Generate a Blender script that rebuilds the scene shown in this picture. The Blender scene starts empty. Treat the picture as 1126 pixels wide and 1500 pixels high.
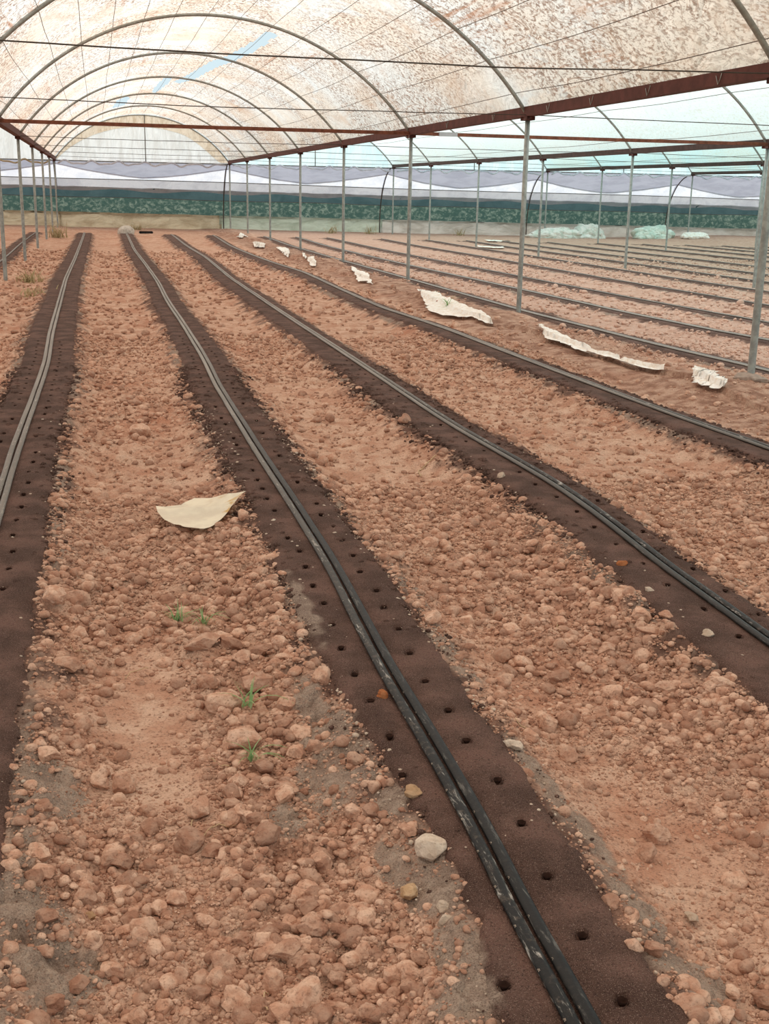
import bpy, math, random
import numpy as np
from mathutils import Vector, Matrix
rng = np.random.default_rng(7); random.seed(7)
S = bpy.context.scene; COL = S.collection

# ------------------------------------------------------------------ helpers
def link(o, parent=None):
    COL.objects.link(o)
    if parent is not None: o.parent = parent
    return o
def tag(o, label=None, cat=None, group=None, kind=None):
    if label: o['label'] = label
    if cat: o['category'] = cat
    if group: o['group'] = group
    if kind: o['kind'] = kind
    return o
def empty(name, loc, label, cat, group=None):
    o = bpy.data.objects.new(name, None); o.empty_display_size = .1; o.location = loc
    link(o); return tag(o, label, cat, group, 'thing')
def mesh_data(name, V, F, mat, smooth=True, attrs=None):
    V = np.asarray(V, np.float32); m = bpy.data.meshes.new(name)
    if isinstance(F, np.ndarray):
        n, k = F.shape
        m.vertices.add(len(V)); m.vertices.foreach_set('co', V.ravel())
        m.loops.add(n*k); m.loops.foreach_set('vertex_index', F.astype(np.int32).ravel())
        m.polygons.add(n); m.polygons.foreach_set('loop_start', np.arange(0, n*k, k, dtype=np.int32))
        m.polygons.foreach_set('loop_total', np.full(n, k, np.int32))
        m.update(calc_edges=True)
    else:
        m.from_pydata([tuple(map(float, v)) for v in V], [], F); m.update()
    m.polygons.foreach_set('use_smooth', np.full(len(m.polygons), smooth))
    if mat: m.materials.append(mat)
    for k, a in (attrs or {}).items():
        a = np.asarray(a, np.float32)
        if a.ndim == 1: m.attributes.new(k, 'FLOAT', 'POINT').data.foreach_set('value', a)
        else: m.attributes.new(k, 'FLOAT_VECTOR', 'POINT').data.foreach_set('vector', a.ravel())
    return m
def mobj(name, V, F, mat, parent=None, smooth=True, attrs=None):
    return link(bpy.data.objects.new(name, mesh_data(name, V, F, mat, smooth, attrs)), parent)
def grid_faces(nr, nc):
    i = np.arange(nr-1)[:, None]*nc + np.arange(nc-1)[None]
    return np.stack([i, i+1, i+nc+1, i+nc], -1).reshape(-1, 4)
def sweep(P, prof, up=(0, 0, 1), caps=True):
    """closed profile (n,2) swept on polyline P -> V,F"""
    P = np.asarray(P, float); prof = np.asarray(prof, float); n = len(prof)
    T = np.gradient(P, axis=0); T /= np.linalg.norm(T, axis=1)[:, None]
    up = np.broadcast_to(np.asarray(up, float), P.shape)
    A = np.cross(T, up); A /= np.linalg.norm(A, axis=1)[:, None] + 1e-12
    B = np.cross(A, T)
    V = (P[:, None] + prof[None, :, 0, None]*A[:, None] + prof[None, :, 1, None]*B[:, None]).reshape(-1, 3)
    F = []
    for i in range(len(P)-1):
        for j in range(n):
            a, b = i*n+j, i*n+(j+1) % n
            F.append((a, b, b+n, a+n))
    if caps: F += [tuple(range(n))[::-1], tuple(range((len(P)-1)*n, len(P)*n))]
    return V, F
def circ(r, n=10, sy=1): 
    t = np.arange(n)/n*2*math.pi
    return np.stack([r*np.cos(t), r*sy*np.sin(t)], 1)
def tube(P, r, n=8, up=(0, 0, 1)): return sweep(P, circ(r, n), up)
def merge(parts):
    V, F, o = [], [], 0
    for v, f in parts:
        V.append(np.asarray(v, float)); F += [tuple(int(i)+o for i in q) for q in f]; o += len(v)
    return np.concatenate(V), F
def boxbev(sx, sy, sz, b=.004, c=(0, 0, 0)):
    prof = []
    for x, y in ((1, 1), (-1, 1), (-1, -1), (1, -1)):
        prof += [(x*(sx/2) - (x*b if x*y > 0 else 0), y*sy/2 - (0 if x*y > 0 else y*b)),
                 (x*(sx/2) - (0 if x*y > 0 else x*b), y*sy/2 - (y*b if x*y > 0 else 0))]
    P = np.array(prof); n = len(P); V = []
    for z, s in ((-sz/2, 1-2*b/max(sx, sy)), (-sz/2+b, 1), (sz/2-b, 1), (sz/2, 1-2*b/max(sx, sy))):
        V += [(c[0]+p[0]*s, c[1]+p[1]*s, c[2]+z) for p in P]
    F = [(i*n+j, i*n+(j+1) % n, (i+1)*n+(j+1) % n, (i+1)*n+j) for i in range(3) for j in range(n)]
    F += [tuple(range(n))[::-1], tuple(range(3*n, 4*n))]
    return np.array(V), F

# ------------------------------------------------------------------ noise
def hsh(i, j, s):
    h = (i.astype(np.int64)*374761393 + j.astype(np.int64)*668265263 + s*2246822519) & 0xFFFFFFFF
    h = ((h ^ (h >> 13))*1274126177) & 0xFFFFFFFF
    h = ((h ^ (h >> 15))*2246822519) & 0xFFFFFFFF
    return ((h ^ (h >> 16)) & 0xFFFFFF)/float(0xFFFFFF)
def vn(x, y, s=0):
    i = np.floor(x); j = np.floor(y); u = x-i; v = y-j; u = u*u*(3-2*u); v = v*v*(3-2*v)
    a, b, c, d = hsh(i, j, s), hsh(i+1, j, s), hsh(i, j+1, s), hsh(i+1, j+1, s)
    return (a*(1-u)+b*u)*(1-v) + (c*(1-u)+d*u)*v
def fbm(x, y, s=0, o=4):
    r = 0; a = .5
    for k in range(o): r = r + a*(vn(x*2**k, y*2**k, s+k*17)-.5); a *= .5
    return r
def worley(x, y, s=0):
    i = np.floor(x); j = np.floor(y); F1 = np.full(x.shape, 9.); R = np.zeros(x.shape)
    for a in (-1, 0, 1):
        for b in (-1, 0, 1):
            ci, cj = i+a, j+b
            d = np.hypot(x-ci-hsh(ci, cj, s), y-cj-hsh(ci, cj, s+5))
            m = d < F1; F1 = np.where(m, d, F1); R = np.where(m, hsh(ci, cj, s+9), R)
    return F1, R
def sstep(a, b, x):
    t = np.clip((x-a)/(b-a), 0, 1); return t*t*(3-2*t)

# ------------------------------------------------------------------ layout (metres; Y runs down the rows, camera above the origin)
X1, W, Y0, ST, H, SAG = 5.7497, 7.3564, 9.6413, 6.2796, 2.6, 1.86
CAMZ = 1.6
YEND = Y0 + 7*ST
def rowx(r): return X1 + (r-1)*W
def postY(k): return Y0 + k*ST
ROWS = range(0, 6)
YS = np.concatenate([np.arange(.2, 6, .02), np.arange(6, 47, .08)])
def sm(Y, X, w):
    x = np.interp(YS, Y, X); out = np.empty_like(x)
    for i, y in enumerate(YS):
        g = np.exp(-((YS-y)/(w*(.25+.1*y)))**2); out[i] = (g*x).sum()/g.sum()
    return out
bedpts = [
 ('Z', [(-2.02, 1), (-2.04, 26.9), (-2.05, 29.4), (-2.12, 36.5), (-2.12, 45)]),
 ('A', [(-.54, 1), (-.54, 6.24), (-.54, 7.31), (-.52, 9.04), (-.5, 11.06), (-.54, 13.7), (-.55, 16.35), (-.57, 22.1), (-.51, 28.6), (-.44, 43.3)]),
 ('B', [(.84, 1), (.85, 1.73), (.86, 1.93), (.86, 2.15), (.88, 2.5), (.89, 2.88), (.89, 3.35), (.89, 3.57), (.91, 4.15), (.93, 4.85), (.93, 5.65), (.92, 6.83), (.92, 8.3), (.92, 9.65), (.96, 11.65), (.97, 14.25), (.96, 17.64), (1.01, 21.5), (1.0, 26.7), (.96, 32.9), (1.06, 44.2)]),
 ('C', [(2.32, 1), (2.35, 3.67), (2.37, 3.97), (2.39, 4.58), (2.44, 5.24), (2.47, 5.9), (2.45, 6.61), (2.41, 7.45), (2.39, 8.3), (2.4, 10.1), (2.39, 17), (2.4, 18.6), (2.41, 22.6), (2.58, 29.7), (2.56, 35.9), (2.69, 44.3)]),
 ('D', [(4.28, 1), (4.28, 6.87), (4.22, 7.84), (4.19, 9), (4.16, 10.7), (4.14, 12.5), (4.13, 14.1), (3.96, 16.7), (4.03, 20.5), (4.14, 24.6), (3.99, 27.2), (3.91, 30.8), (3.9, 36.3), (4.26, 46)]),
 ('E', [(6.36, 1), (6.36, 10.3), (6.16, 12.4), (6.09, 14.2), (6.0, 16), (5.95, 24), (5.9, 30), (5.9, 38), (6.2, 46)]),
 ('F', [(7.9, 1), (7.86, 12.8), (7.69, 13.6), (7.51, 16.3), (7.44, 19.7), (7.3, 24), (7.15, 30), (7.1, 38), (7.4, 45)]),
 ('G', [(9.05, 1), (9.05, 14.8), (8.8, 19.1), (8.6, 28.8), (8.5, 36), (8.6, 46)]),
]
for n, x in zip('HIJKLMNOPQ', (10.6, 12.4, 14.05, 15.6, 17.45, 19.6, 21.6, 23.5, 25.2, 27.0)):
    bedpts.append((n, [(x, 1), (x+.1, 15), (x-.08, 24), (x+.05, 33), (x-.05, 40), (x+.15, 46)]))
BEDX = {n: sm([p[1] for p in P], [p[0] for p in P], .35) for n, P in bedpts}
BEDH = {n: (.10 if n in 'ABCD' else .07 if n == 'Z' else .05) for n, _ in bedpts}
def bx(n, y): return np.interp(y, YS, BEDX[n])
HW = dict(A=(.22, .24), B=(.21, .20), C=(.27, .15), D=(.25, .12))
def bed_hw(n, y, sd):
    l, r = HW.get(n, (.2, .14))
    l = np.full(y.shape, l, float)
    if n == 'B': l = np.interp(y, (1.5, 1.75, 2.0, 2.35, 2.75, 3.2, 3.8, 4.4), (.20, .16, .125, .075, .11, .15, .20, .21))
    return np.where(sd < 0, l, r) + .05*fbm(y*1.1+ord(n), np.sign(sd)*3.3, ord(n), 3)
def G(x, y):
    x = np.clip(x, -12, 36)
    return .028375 - .006897*x - .00306*y - .000071*x*y
def bed_d(x, y):
    d = np.full(x.shape, 9.); hb = np.zeros(x.shape); sd = np.zeros(x.shape); best = d.copy()
    for n, _ in bedpts:
        q = x - bx(n, y); m = np.abs(q) < best
        best = np.where(m, np.abs(q), best); d = np.where(m, np.abs(q) - bed_hw(n, y, q) + .25, d); hb = np.where(m, BEDH[n], hb); sd = np.where(m, q, sd)
    d = d + 3*sstep(45.6, 46.4, y)
    return d, hb, sd
def base_h(x, y):
    d, hb, sd = bed_d(x, y)
    n = fbm(x*2.1, y*2.1, 3, 3)
    h = G(x, y) - hb + hb*(1-sstep(.20, .52, d+.10*n)) + hb   # ridge stands hb proud of the path
    h = h - hb*.9
    h = h + .045*fbm(x*.9, y*.55, 11, 3)*sstep(.25, .6, d)
    for k in range(8):
        r2 = ((x-X1)/.55)**2 + ((y-postY(k))/.6)**2
        h = h + .09*np.exp(-r2)*sstep(.15, .45, d)
    h = h + .10*np.exp(-((x-5.1)/.45)**2)*sstep(7, 10, y)*sstep(.2, .5, d)*(.6+fbm(x*1.5, y*.8, 41, 3)*2.2)
    h = h + .25*sstep(47, 54, y)*sstep(24, 31, x)
    return h, d, sd
def cover(x, y, d):
    """how cloddy the path is here: 0 fine dust .. 1 heaps of clods"""
    c = .62 + 1.1*fbm(x*1.1+3, y*.8, 21, 3)
    soft = np.exp(-((x-.13)/.17)**2 - ((y-3.45)/.75)**2) + .7*np.exp(-((x-.2)/.14)**2 - ((y-2.35)/.5)**2) + .6*np.exp(-((x-1.35)/.2)**2-((y-2.9)/.8)**2)
    heap = np.exp(-((x-.42)/.18)**2 - ((y-3.9)/1.0)**2) + np.exp(-((x+.1)/.16)**2 - ((y-4.5)/.5)**2) + np.exp(-((x-.42)/.2)**2 - ((y-2.35)/.4)**2) + .8*np.exp(-((x-2.0)/.3)**2-((y-3.9)/.7)**2)
    return np.clip(c - .65*soft + .7*heap, .05, 1.2)*sstep(.21, .33, d)*(1-.75*sstep(4.55, 4.8, x)*sstep(5.7, 5.4, x)*sstep(7, 10, y))
def ground_h(x, y, res=None):
    h, d, sd = base_h(x, y)
    c = cover(x, y, d)
    fall = lambda s: 1. if res is None else np.clip(1.6*s/res-.8, 0, 1)
    for s, a, sd_ in ((.16, .035, 51), (.075, .026, 61), (.036, .014, 71)):
        wx = x + .35*s*(vn(x/s*1.7, y/s*1.7, sd_+3)-.5); wy = y + .35*s*(vn(x/s*1.7, y/s*1.7, sd_+4)-.5)
        F1, R = worley(wx/s, wy/s, sd_)
        b = np.sqrt(np.clip(1-(F1/.62)**2, 0, 1))
        h = h + a*b*(R > (.55 if s > .1 else .35))*(.4+R*.6)*np.clip(c, 0, 1)*fall(s*.35)
    h = h + .012*fbm(x*14, y*14, 81, 3)*sstep(.2, .4, d)
    return h, d, sd, c

# ------------------------------------------------------------------ materials
class NT:
    def __init__(s, name, disp=False):
        s.m = bpy.data.materials.new(name); s.m.use_nodes = True; s.t = s.m.node_tree; s.t.nodes.clear()
        s.out = s.n('ShaderNodeOutputMaterial')
    def n(s, t, **k):
        o = s.t.nodes.new(t)
        for a, v in k.items(): setattr(o, a, v)
        return o
    def set(s, sock, v):
        if isinstance(v, bpy.types.NodeSocket): s.t.links.new(v, sock)
        elif isinstance(v, (int, float)): sock.default_value = v
        else: sock.default_value = tuple(v) + ((1,) if len(v) == 3 and len(sock.default_value) == 4 else ())
    def attr(s, name, vec=False):
        o = s.n('ShaderNodeAttribute', attribute_name=name); return o.outputs['Vector' if vec else 'Fac']
    def obj(s): return s.n('ShaderNodeTexCoord').outputs['Object']
    def pos(s): return s.n('ShaderNodeNewGeometry').outputs['Position']
    def map(s, v, sc=(1, 1, 1), rot=(0, 0, 0), loc=(0, 0, 0)):
        o = s.n('ShaderNodeMapping'); s.set(o.inputs['Vector'], v); o.inputs['Scale'].default_value = sc; o.inputs['Rotation'].default_value = rot; o.inputs['Location'].default_value = loc
        return o.outputs[0]
    def noise(s, v, sc, det=4, ro=.55, dist=0):
        o = s.n('ShaderNodeTexNoise'); s.set(o.inputs['Vector'], v); o.inputs['Scale'].default_value = sc; o.inputs['Detail'].default_value = det; o.inputs['Roughness'].default_value = ro; o.inputs['Distortion'].default_value = dist
        return o.outputs['Fac']
    def vor(s, v, sc, feat='F1', out='Distance'):
        o = s.n('ShaderNodeTexVoronoi', feature=feat); s.set(o.inputs['Vector'], v); o.inputs['Scale'].default_value = sc
        return o.outputs[out]
    def ramp(s, v, a, b, lo=0, hi=1):
        o = s.n('ShaderNodeMapRange'); s.set(o.inputs[0], v)
        o.inputs[1].default_value, o.inputs[2].default_value, o.inputs[3].default_value, o.inputs[4].default_value = a, b, lo, hi
        o.interpolation_type = 'SMOOTHSTEP'; return o.outputs[0]
    def math(s, op, a, b=0, c=0):
        o = s.n('ShaderNodeMath', operation=op)
        for i, v in enumerate((a, b, c)): s.set(o.inputs[i], v)
        return o.outputs[0]
    def mix(s, f, a, b, bt='MIX'):
        o = s.n('ShaderNodeMix', data_type='RGBA', blend_type=bt)
        s.set(o.inputs[0], f); s.set(o.inputs[6], a); s.set(o.inputs[7], b); return o.outputs[2]
    def bump(s, h, st=.5, d=.01, prev=None):
        o = s.n('ShaderNodeBump'); s.set(o.inputs['Height'], h); o.inputs['Strength'].default_value = st; o.inputs['Distance'].default_value = d
        if prev is not None: s.set(o.inputs['Normal'], prev)
        return o.outputs[0]
    def pbr(s, col, rough=.9, metal=0, nrm=None, spec=.3):
        o = s.n('ShaderNodeBsdfPrincipled'); s.set(o.inputs['Base Color'], col); s.set(o.inputs['Roughness'], rough); s.set(o.inputs['Metallic'], metal)
        o.inputs['Specular IOR Level'].default_value = spec
        if nrm is not None: s.set(o.inputs['Normal'], nrm)
        return o.outputs[0]
    def trl(s, col, nrm=None):
        o = s.n('ShaderNodeBsdfTranslucent'); s.set(o.inputs[0], col)
        if nrm is not None: s.set(o.inputs['Normal'], nrm)
        return o.outputs[0]
    def dif(s, col, nrm=None):
        o = s.n('ShaderNodeBsdfDiffuse'); s.set(o.inputs[0], col)
        if nrm is not None: s.set(o.inputs['Normal'], nrm)
        return o.outputs[0]
    def trp(s, col=(1, 1, 1)):
        o = s.n('ShaderNodeBsdfTransparent'); s.set(o.inputs[0], col); return o.outputs[0]
    def mixs(s, f, a, b):
        o = s.n('ShaderNodeMixShader'); s.set(o.inputs[0], f); s.set(o.inputs[1], a); s.set(o.inputs[2], b); return o.outputs[0]
    def done(s, sh): s.set(s.out.inputs['Surface'], sh); return s.m

def lin(r, g, b): return tuple(((c/255)/12.92 if c < 10 else ((c/255+.055)/1.055)**2.4) for c in (r, g, b))

SOIL_L, SOIL_M, SOIL_D, SOIL_R = lin(226, 189, 165), lin(202, 155, 130), lin(130, 89, 71), lin(190, 129, 101)
PALE, PALED = lin(214, 178, 160), lin(150, 120, 104)
DARK, DARKD, SAND = lin(118, 90, 80), lin(84, 62, 54), lin(178, 158, 142)
def soil_colour(t, p, rnd=None):
    big = t.noise(p, .9, 3); mid = t.noise(p, 7, 4); fine = t.noise(p, 90, 4, .7)
    c = t.mix(t.ramp(mid, .35, .65), SOIL_M, SOIL_L)
    c = t.mix(t.ramp(big, .5, .68, 0, .55), c, SOIL_R)
    c = t.mix(t.ramp(fine, .5, .28, 0, .75), c, SOIL_D)
    c = t.mix(t.ramp(fine, .62, .8, 0, .6), c, lin(222, 194, 174))
    sx = t.n('ShaderNodeSeparateXYZ'); t.set(sx.inputs[0], t.pos())
    pal = t.mix(t.ramp(fine, .5, .3, 0, .8), PALE, PALED)
    pal = t.mix(t.ramp(mid, .4, .6, .5, 0), pal, lin(190, 140, 116))
    brown = t.math('MULTIPLY', t.ramp(sx.outputs['X'], 4.45, 4.8), t.math('MULTIPLY', t.ramp(sx.outputs['X'], 5.9, 5.5), t.ramp(mid, .3, .6, .8, .3)))
    c = t.mix(brown, c, lin(132, 96, 80))
    return t.mix(t.ramp(sx.outputs['X'], 5.3, 6.6, 0, .85), c, pal), mid, fine

def sand_colour(t, p, fine):
    g = t.noise(p, 260, 3, .75); b = t.noise(p, 22, 4, .7)
    c = t.mix(t.ramp(b, .38, .62), lin(156, 136, 122), SAND)
    c = t.mix(t.ramp(g, .5, .34, 0, .8), c, lin(96, 74, 64))
    return t.mix(t.ramp(g, .6, .74, 0, .7), c, lin(214, 200, 184))
def ground_material():
    t = NT('red_soil'); p = t.pos()
    c, mid, fine = soil_colour(t, p)
    d = t.attr('dbed'); sand = t.attr('sand'); cav_shade = t.attr('cav_shade')
    # dark bed soil washed down the flanks, ash grey sand in patches along them
    edge = t.math('ADD', d, t.math('MULTIPLY', t.math('SUBTRACT', t.noise(p, 5, 5, .65), .5), .55))
    c = t.mix(t.ramp(edge, .40, .27, 0, .93), c, t.mix(fine, DARKD, DARK))
    c = t.mix(t.math('MULTIPLY', t.ramp(sand, .18, .5), t.ramp(fine, .25, .6, .6, 1)), c, sand_colour(t, p, fine))
    c = t.mix(t.math('MULTIPLY', cav_shade, .8), c, SOIL_D, 'MULTIPLY')  # shade between clods painted into the soil colour
    v1 = t.vor(p, 42); v2 = t.vor(p, 110)
    hgt = t.math('ADD', t.math('MULTIPLY', v1, -1.0), t.math('MULTIPLY', v2, -.5))
    hgt = t.math('ADD', hgt, t.math('MULTIPLY', fine, 1.0))
    nr = t.bump(hgt, .9, .014)
    return t.done(t.pbr(c, .95, 0, nr, .1))
def clod_material(name, base, light, dark):
    t = NT(name); p = t.pos(); r = t.attr('rnd')
    fine = t.noise(p, 120, 4, .7); mid = t.noise(p, 26, 3)
    c = t.mix(t.ramp(mid, .35, .65), base, light)
    c = t.mix(t.ramp(r, .1, .9, .0, .55), c, dark)
    c = t.mix(t.ramp(fine, .48, .3, 0, .6), c, dark)
    c = t.mix(t.ramp(fine, .62, .78, 0, .55), c, lin(224, 190, 164))
    sx = t.n('ShaderNodeSeparateXYZ'); t.set(sx.inputs[0], p)
    c = t.mix(t.ramp(sx.outputs['X'], 4.9, 6.6, 0, .75), c, PALE)
    nr = t.bump(fine, .7, .008, t.bump(t.vor(p, 60), .45, .01))
    return t.done(t.pbr(c, .95, 0, nr, .1))
def bed_material():
    t = NT('dark_bed_soil'); p = t.pos()
    fine = t.noise(p, 150, 3, .75); mid = t.noise(p, 5, 4); grit = t.noise(p, 420, 2, .6)
    c = t.mix(t.ramp(mid, .35, .68), DARKD, DARK)
    c = t.mix(t.ramp(mid, .52, .7, 0, .35), c, lin(122, 88, 78))
    c = t.mix(t.ramp(fine, .47, .33, 0, .8), c, lin(52, 37, 33))
    c = t.mix(t.ramp(grit, .57, .69, 0, .8), c, lin(172, 146, 132))
    sand = t.attr('sand')
    c = t.mix(t.math('MULTIPLY', t.ramp(sand, .3, .65), t.ramp(fine, .3, .6, .4, 1)), c, sand_colour(t, p, fine))
    nr = t.bump(t.math('ADD', fine, t.math('MULTIPLY', t.noise(p, 34, 5, .75), 1.6)), .85, .014)
    return t.done(t.pbr(c, .93, 0, nr, .15))
def simple(name, col, rough=.6, metal=0, var=.25, sc=8, spec=.3, dark=None, bump=0):
    t = NT(name); p = t.pos(); n = t.noise(p, sc, 5, .65)
    d = dark or tuple(c*(1-var*1.6) for c in col)
    c = t.mix(t.ramp(n, .3, .7), d, col)
    nr = t.bump(n, bump, .01) if bump else None
    return t.done(t.pbr(c, rough, metal, nr, spec))
def film_material(name, clean, stain, amount, clear, warm=None):
    """translucent roof film seen from below; attribute uvw = (arc metres, Y metres, 0)"""
    t = NT(name); u = t.attr('uvw', True)
    big = t.noise(t.map(u, (.5, .22, 1)), 1, 4, .6, .6)
    dash = t.noise(t.map(u, (19, 10, 1), (0, 0, .6)), 1, 3, .6, .5)
    streak = t.noise(t.map(u, (5.5, .28, 1)), 1, 5, .7, .3)
    fine = t.noise(t.map(u, (30, 14, 1), (0, 0, .6)), 1, 3, .6, .4)
    m1 = t.math('MULTIPLY', t.ramp(dash, .50, .62), t.ramp(big, .30, .55))
    m2 = t.math('MULTIPLY', t.ramp(streak, .55, .70), t.ramp(big, .40, .62))
    m3 = t.math('MULTIPLY', t.ramp(fine, .54, .66), t.ramp(big, .25, .5))
    c = t.mix(t.ramp(t.noise(t.map(u, (.35, .3, 1)), 1, 3), .4, .62), clean, warm or clean)
    c = t.mix(t.math('MULTIPLY', m3, amount*.55), c, stain)
    c = t.mix(t.math('MULTIPLY', m1, amount*.75), c, stain)
    c = t.mix(t.math('MULTIPLY', m2, amount*.7), c, lin(186, 130, 96) if amount > .5 else stain)
    if amount > .5:
        wr = t.math('ABSOLUTE', t.math('SUBTRACT', t.noise(t.map(u, (2.6, 1.5, 1), (0, 0, .7)), 1, 3, .6, 1.6), .5))
        c = t.mix(t.math('MULTIPLY', t.ramp(wr, .03, .004), t.ramp(big, .3, .6, .15, .6)), c, lin(150, 112, 88))
        bl = t.noise(t.map(u, (.9, .5, 1), (0, 0, .5)), 1, 5, .7, .8)
        c = t.mix(t.ramp(bl, .5, .68, 0, .4), c, lin(206, 168, 138))
        c = t.mix(t.ramp(bl, .42, .3, 0, .6), c, lin(232, 236, 236))
    nr = t.bump(t.noise(t.map(u, (3, 2.2, 1), (0, 0, .5)), 1, 4, .6, 1.0), .45 if amount > .5 else .2, .10)
    sh = t.mixs(.14, t.trl(c, nr), t.dif(c, nr))
    return t.done(t.mixs(clear, sh, t.trp(c)))
def sheet_material(name, col, col2=None, tr=.55, clear=0., sc=2.5, wr=.5, stretch=(1, 1, 1), lo=.42, hi=.62):
    """thin hanging plastic or netting: part translucent, part diffuse"""
    t = NT(name); p = t.map(t.pos(), stretch)
    n = t.noise(p, sc, 5, .65, .5)
    c = t.mix(t.ramp(n, lo, hi), col, col2 or col)
    nr = t.bump(t.noise(p, sc*1.6, 4, .6, 1.2), wr, .12)
    sh = t.mixs(tr, t.dif(c, nr), t.trl(c, nr))
    if clear: sh = t.mixs(clear, sh, t.trp(c))
    return t.done(sh)
def tape_material():
    t = NT('black_drip_tape'); p = t.pos()
    sc = t.noise(t.map(p, (60, 9, 60)), 1, 4, .75, .4); dust = t.noise(p, 38, 4, .7)
    w = t.attr('wear_sheen')
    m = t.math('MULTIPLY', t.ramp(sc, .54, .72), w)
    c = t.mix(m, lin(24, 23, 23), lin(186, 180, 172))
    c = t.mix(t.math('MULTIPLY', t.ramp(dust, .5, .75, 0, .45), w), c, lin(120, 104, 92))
    c = t.mix(t.attr('far_sheen'), c, lin(158, 148, 138))  # grazing sky sheen on the tape, painted in as grey colour
    return t.done(t.pbr(c, t.math('ADD', t.math('MULTIPLY', m, .25), .5), 0, t.bump(dust, .2, .004), .22))
M = dict(
 ground=ground_material(), bed=bed_material(),
 clod=clod_material('soil_clod', SOIL_M, SOIL_L, SOIL_D), tan=clod_material('tan_stone', lin(200, 165, 128), lin(214, 184, 150), lin(160, 120, 88)),
 white=clod_material('pale_stone', lin(206, 184, 164), lin(222, 204, 186), lin(168, 142, 120)),
 orange=clod_material('orange_clod', lin(186, 112, 66), lin(200, 140, 96), lin(140, 78, 48)),
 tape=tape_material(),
 galv=simple('galvanised_pipe', lin(168, 170, 164), .48, .35, .22, 14, .4), galvd=simple('dull_pipe', lin(128, 130, 126), .55, .3, .25, 10),
 rust=simple('red_brown_steel', lin(104, 60, 54), .7, .1, .25, 6, .3), rustd=simple('brown_steel', lin(84, 62, 56), .7, .1, .25, 6, .3), bar=simple('rusty_angle_iron', lin(146, 92, 72), .75, .1, .3, 9, .25),
 silver=simple('silver_tape', lin(190, 188, 190), .4, .3, .1, 9), wire=simple('dark_wire', lin(92, 84, 78), .6, .3, .2, 5), pwire=simple('thin_wire', lin(120, 108, 98), .6, .2, .2, 3),
 cement=simple('cement', lin(170, 150, 136), .95, 0, .2, 30, .1, bump=.5),
 hole=simple('dark_hole', lin(70, 50, 43), .95, 0, .3, 90, .05),  # hole cups, darker than the bed soil around them
 filmA=film_material('stained_film', lin(237, 233, 227), lin(136, 104, 86), 1.0, .14, lin(237, 221, 205)),
 filmB=film_material('clear_film', lin(244, 254, 254), lin(214, 200, 180), .35, .18, lin(248, 254, 253)),
 filmC=film_material('aged_clear_film', lin(210, 243, 246), lin(206, 214, 190), .5, .10, lin(222, 241, 238)),
 gableA=sheet_material('gable_film', lin(236, 236, 236), lin(222, 220, 218), .72, .08, 1.2, .5, (2.5, 1, .6)),
 gableE=sheet_material('brown_gable_edge', lin(228, 212, 194), lin(208, 188, 166), .72, .04, 2, .5, (3, 1, 1)),
 gableB=sheet_material('cyan_gable_film', lin(232, 248, 250), lin(220, 242, 246), .72, .1, 1.2, .5, (2.5, 1, .6)),
 net=sheet_material('grey_insect_net', lin(160, 162, 174), lin(148, 150, 162), .62, .0, .8, .2, (1, 1, 4)),
 curtain=sheet_material('white_plastic', lin(228, 230, 236), lin(214, 218, 228), .55, 0, 1.1, .6),
 curtaing=sheet_material('grey_plastic', lin(200, 202, 208), lin(184, 186, 194), .4, 0, 1.0, .5),
 green=sheet_material('green_shade_net', lin(70, 96, 90), lin(140, 156, 144), .4, .05, 5.5, .1, (1, 1, 1.3), .44, .72),
 teal=sheet_material('dark_teal_net', lin(76, 98, 102), lin(66, 88, 92), .4, .05, 1.2, .2),
 tarp=sheet_material('skirt_plastic', lin(198, 186, 160), lin(176, 162, 136), .3, 0, 1.3, 1., (.6, 1, 1.6)),
 tarpg=sheet_material('pale_green_skirt', lin(190, 200, 184), lin(166, 176, 158), .3, 0, 1.3, 1., (.6, 1, 1.6)),
 tarpp=sheet_material('pale_skirt', lin(204, 200, 192), lin(180, 174, 164), .3, 0, 1.3, 1., (.6, 1, 1.6)),
 heapg=sheet_material('mint_plastic', lin(246, 240, 232), lin(216, 220, 208), .1, 0, 3.0, .6), heapm=sheet_material('aqua_plastic', lin(236, 242, 230), lin(204, 222, 208), .1, 0, 3.0, .6),
 scrap=sheet_material('cream_film_scrap', lin(255, 250, 243), lin(244, 232, 218), .08, 0, 14, .3),
 sack=simple('pale_sack', lin(214, 204, 192), .9, 0, .2, 16, .1, bump=.4),
 grass=sheet_material('grass_blade', lin(140, 176, 120), lin(176, 196, 150), .4, 0, 20, .1), straw=simple('dry_straw', lin(206, 178, 142), .9, 0, .2, 30, .1),
 weed=sheet_material('dry_weed', lin(188, 170, 136), lin(168, 156, 116), .3, 0, 8, .1),
 leaf=sheet_material('shrub_leaf', lin(70, 106, 62), lin(110, 140, 84), .35, 0, 1.5, .1), field=simple('field', lin(120, 140, 96), .95, 0, .3, .4, .05),
 black=simple('black_rubber', lin(40, 38, 38), .6, 0, .2, 20),
)
def paper_material():
    t = NT('cream_sheet'); p = t.pos(); n = t.noise(p, 9, 4); st = t.noise(t.map(p, loc=(0, .3, 0)), 7, 4, .6, .8)
    c = t.mix(t.ramp(n, .35, .65), lin(238, 228, 206), lin(224, 212, 192))
    sx = t.n('ShaderNodeSeparateXYZ'); t.set(sx.inputs[0], p)
    c = t.mix(t.math('MULTIPLY', t.ramp(sx.outputs['X'], .48, .58), t.ramp(st, .50, .64, 0, .8)), c, lin(206, 164, 92))
    nr = t.bump(n, .3, .02)
    return t.done(t.mixs(.12, t.dif(c, nr), t.trl(c, nr)))
M['paper'] = paper_material()

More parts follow.
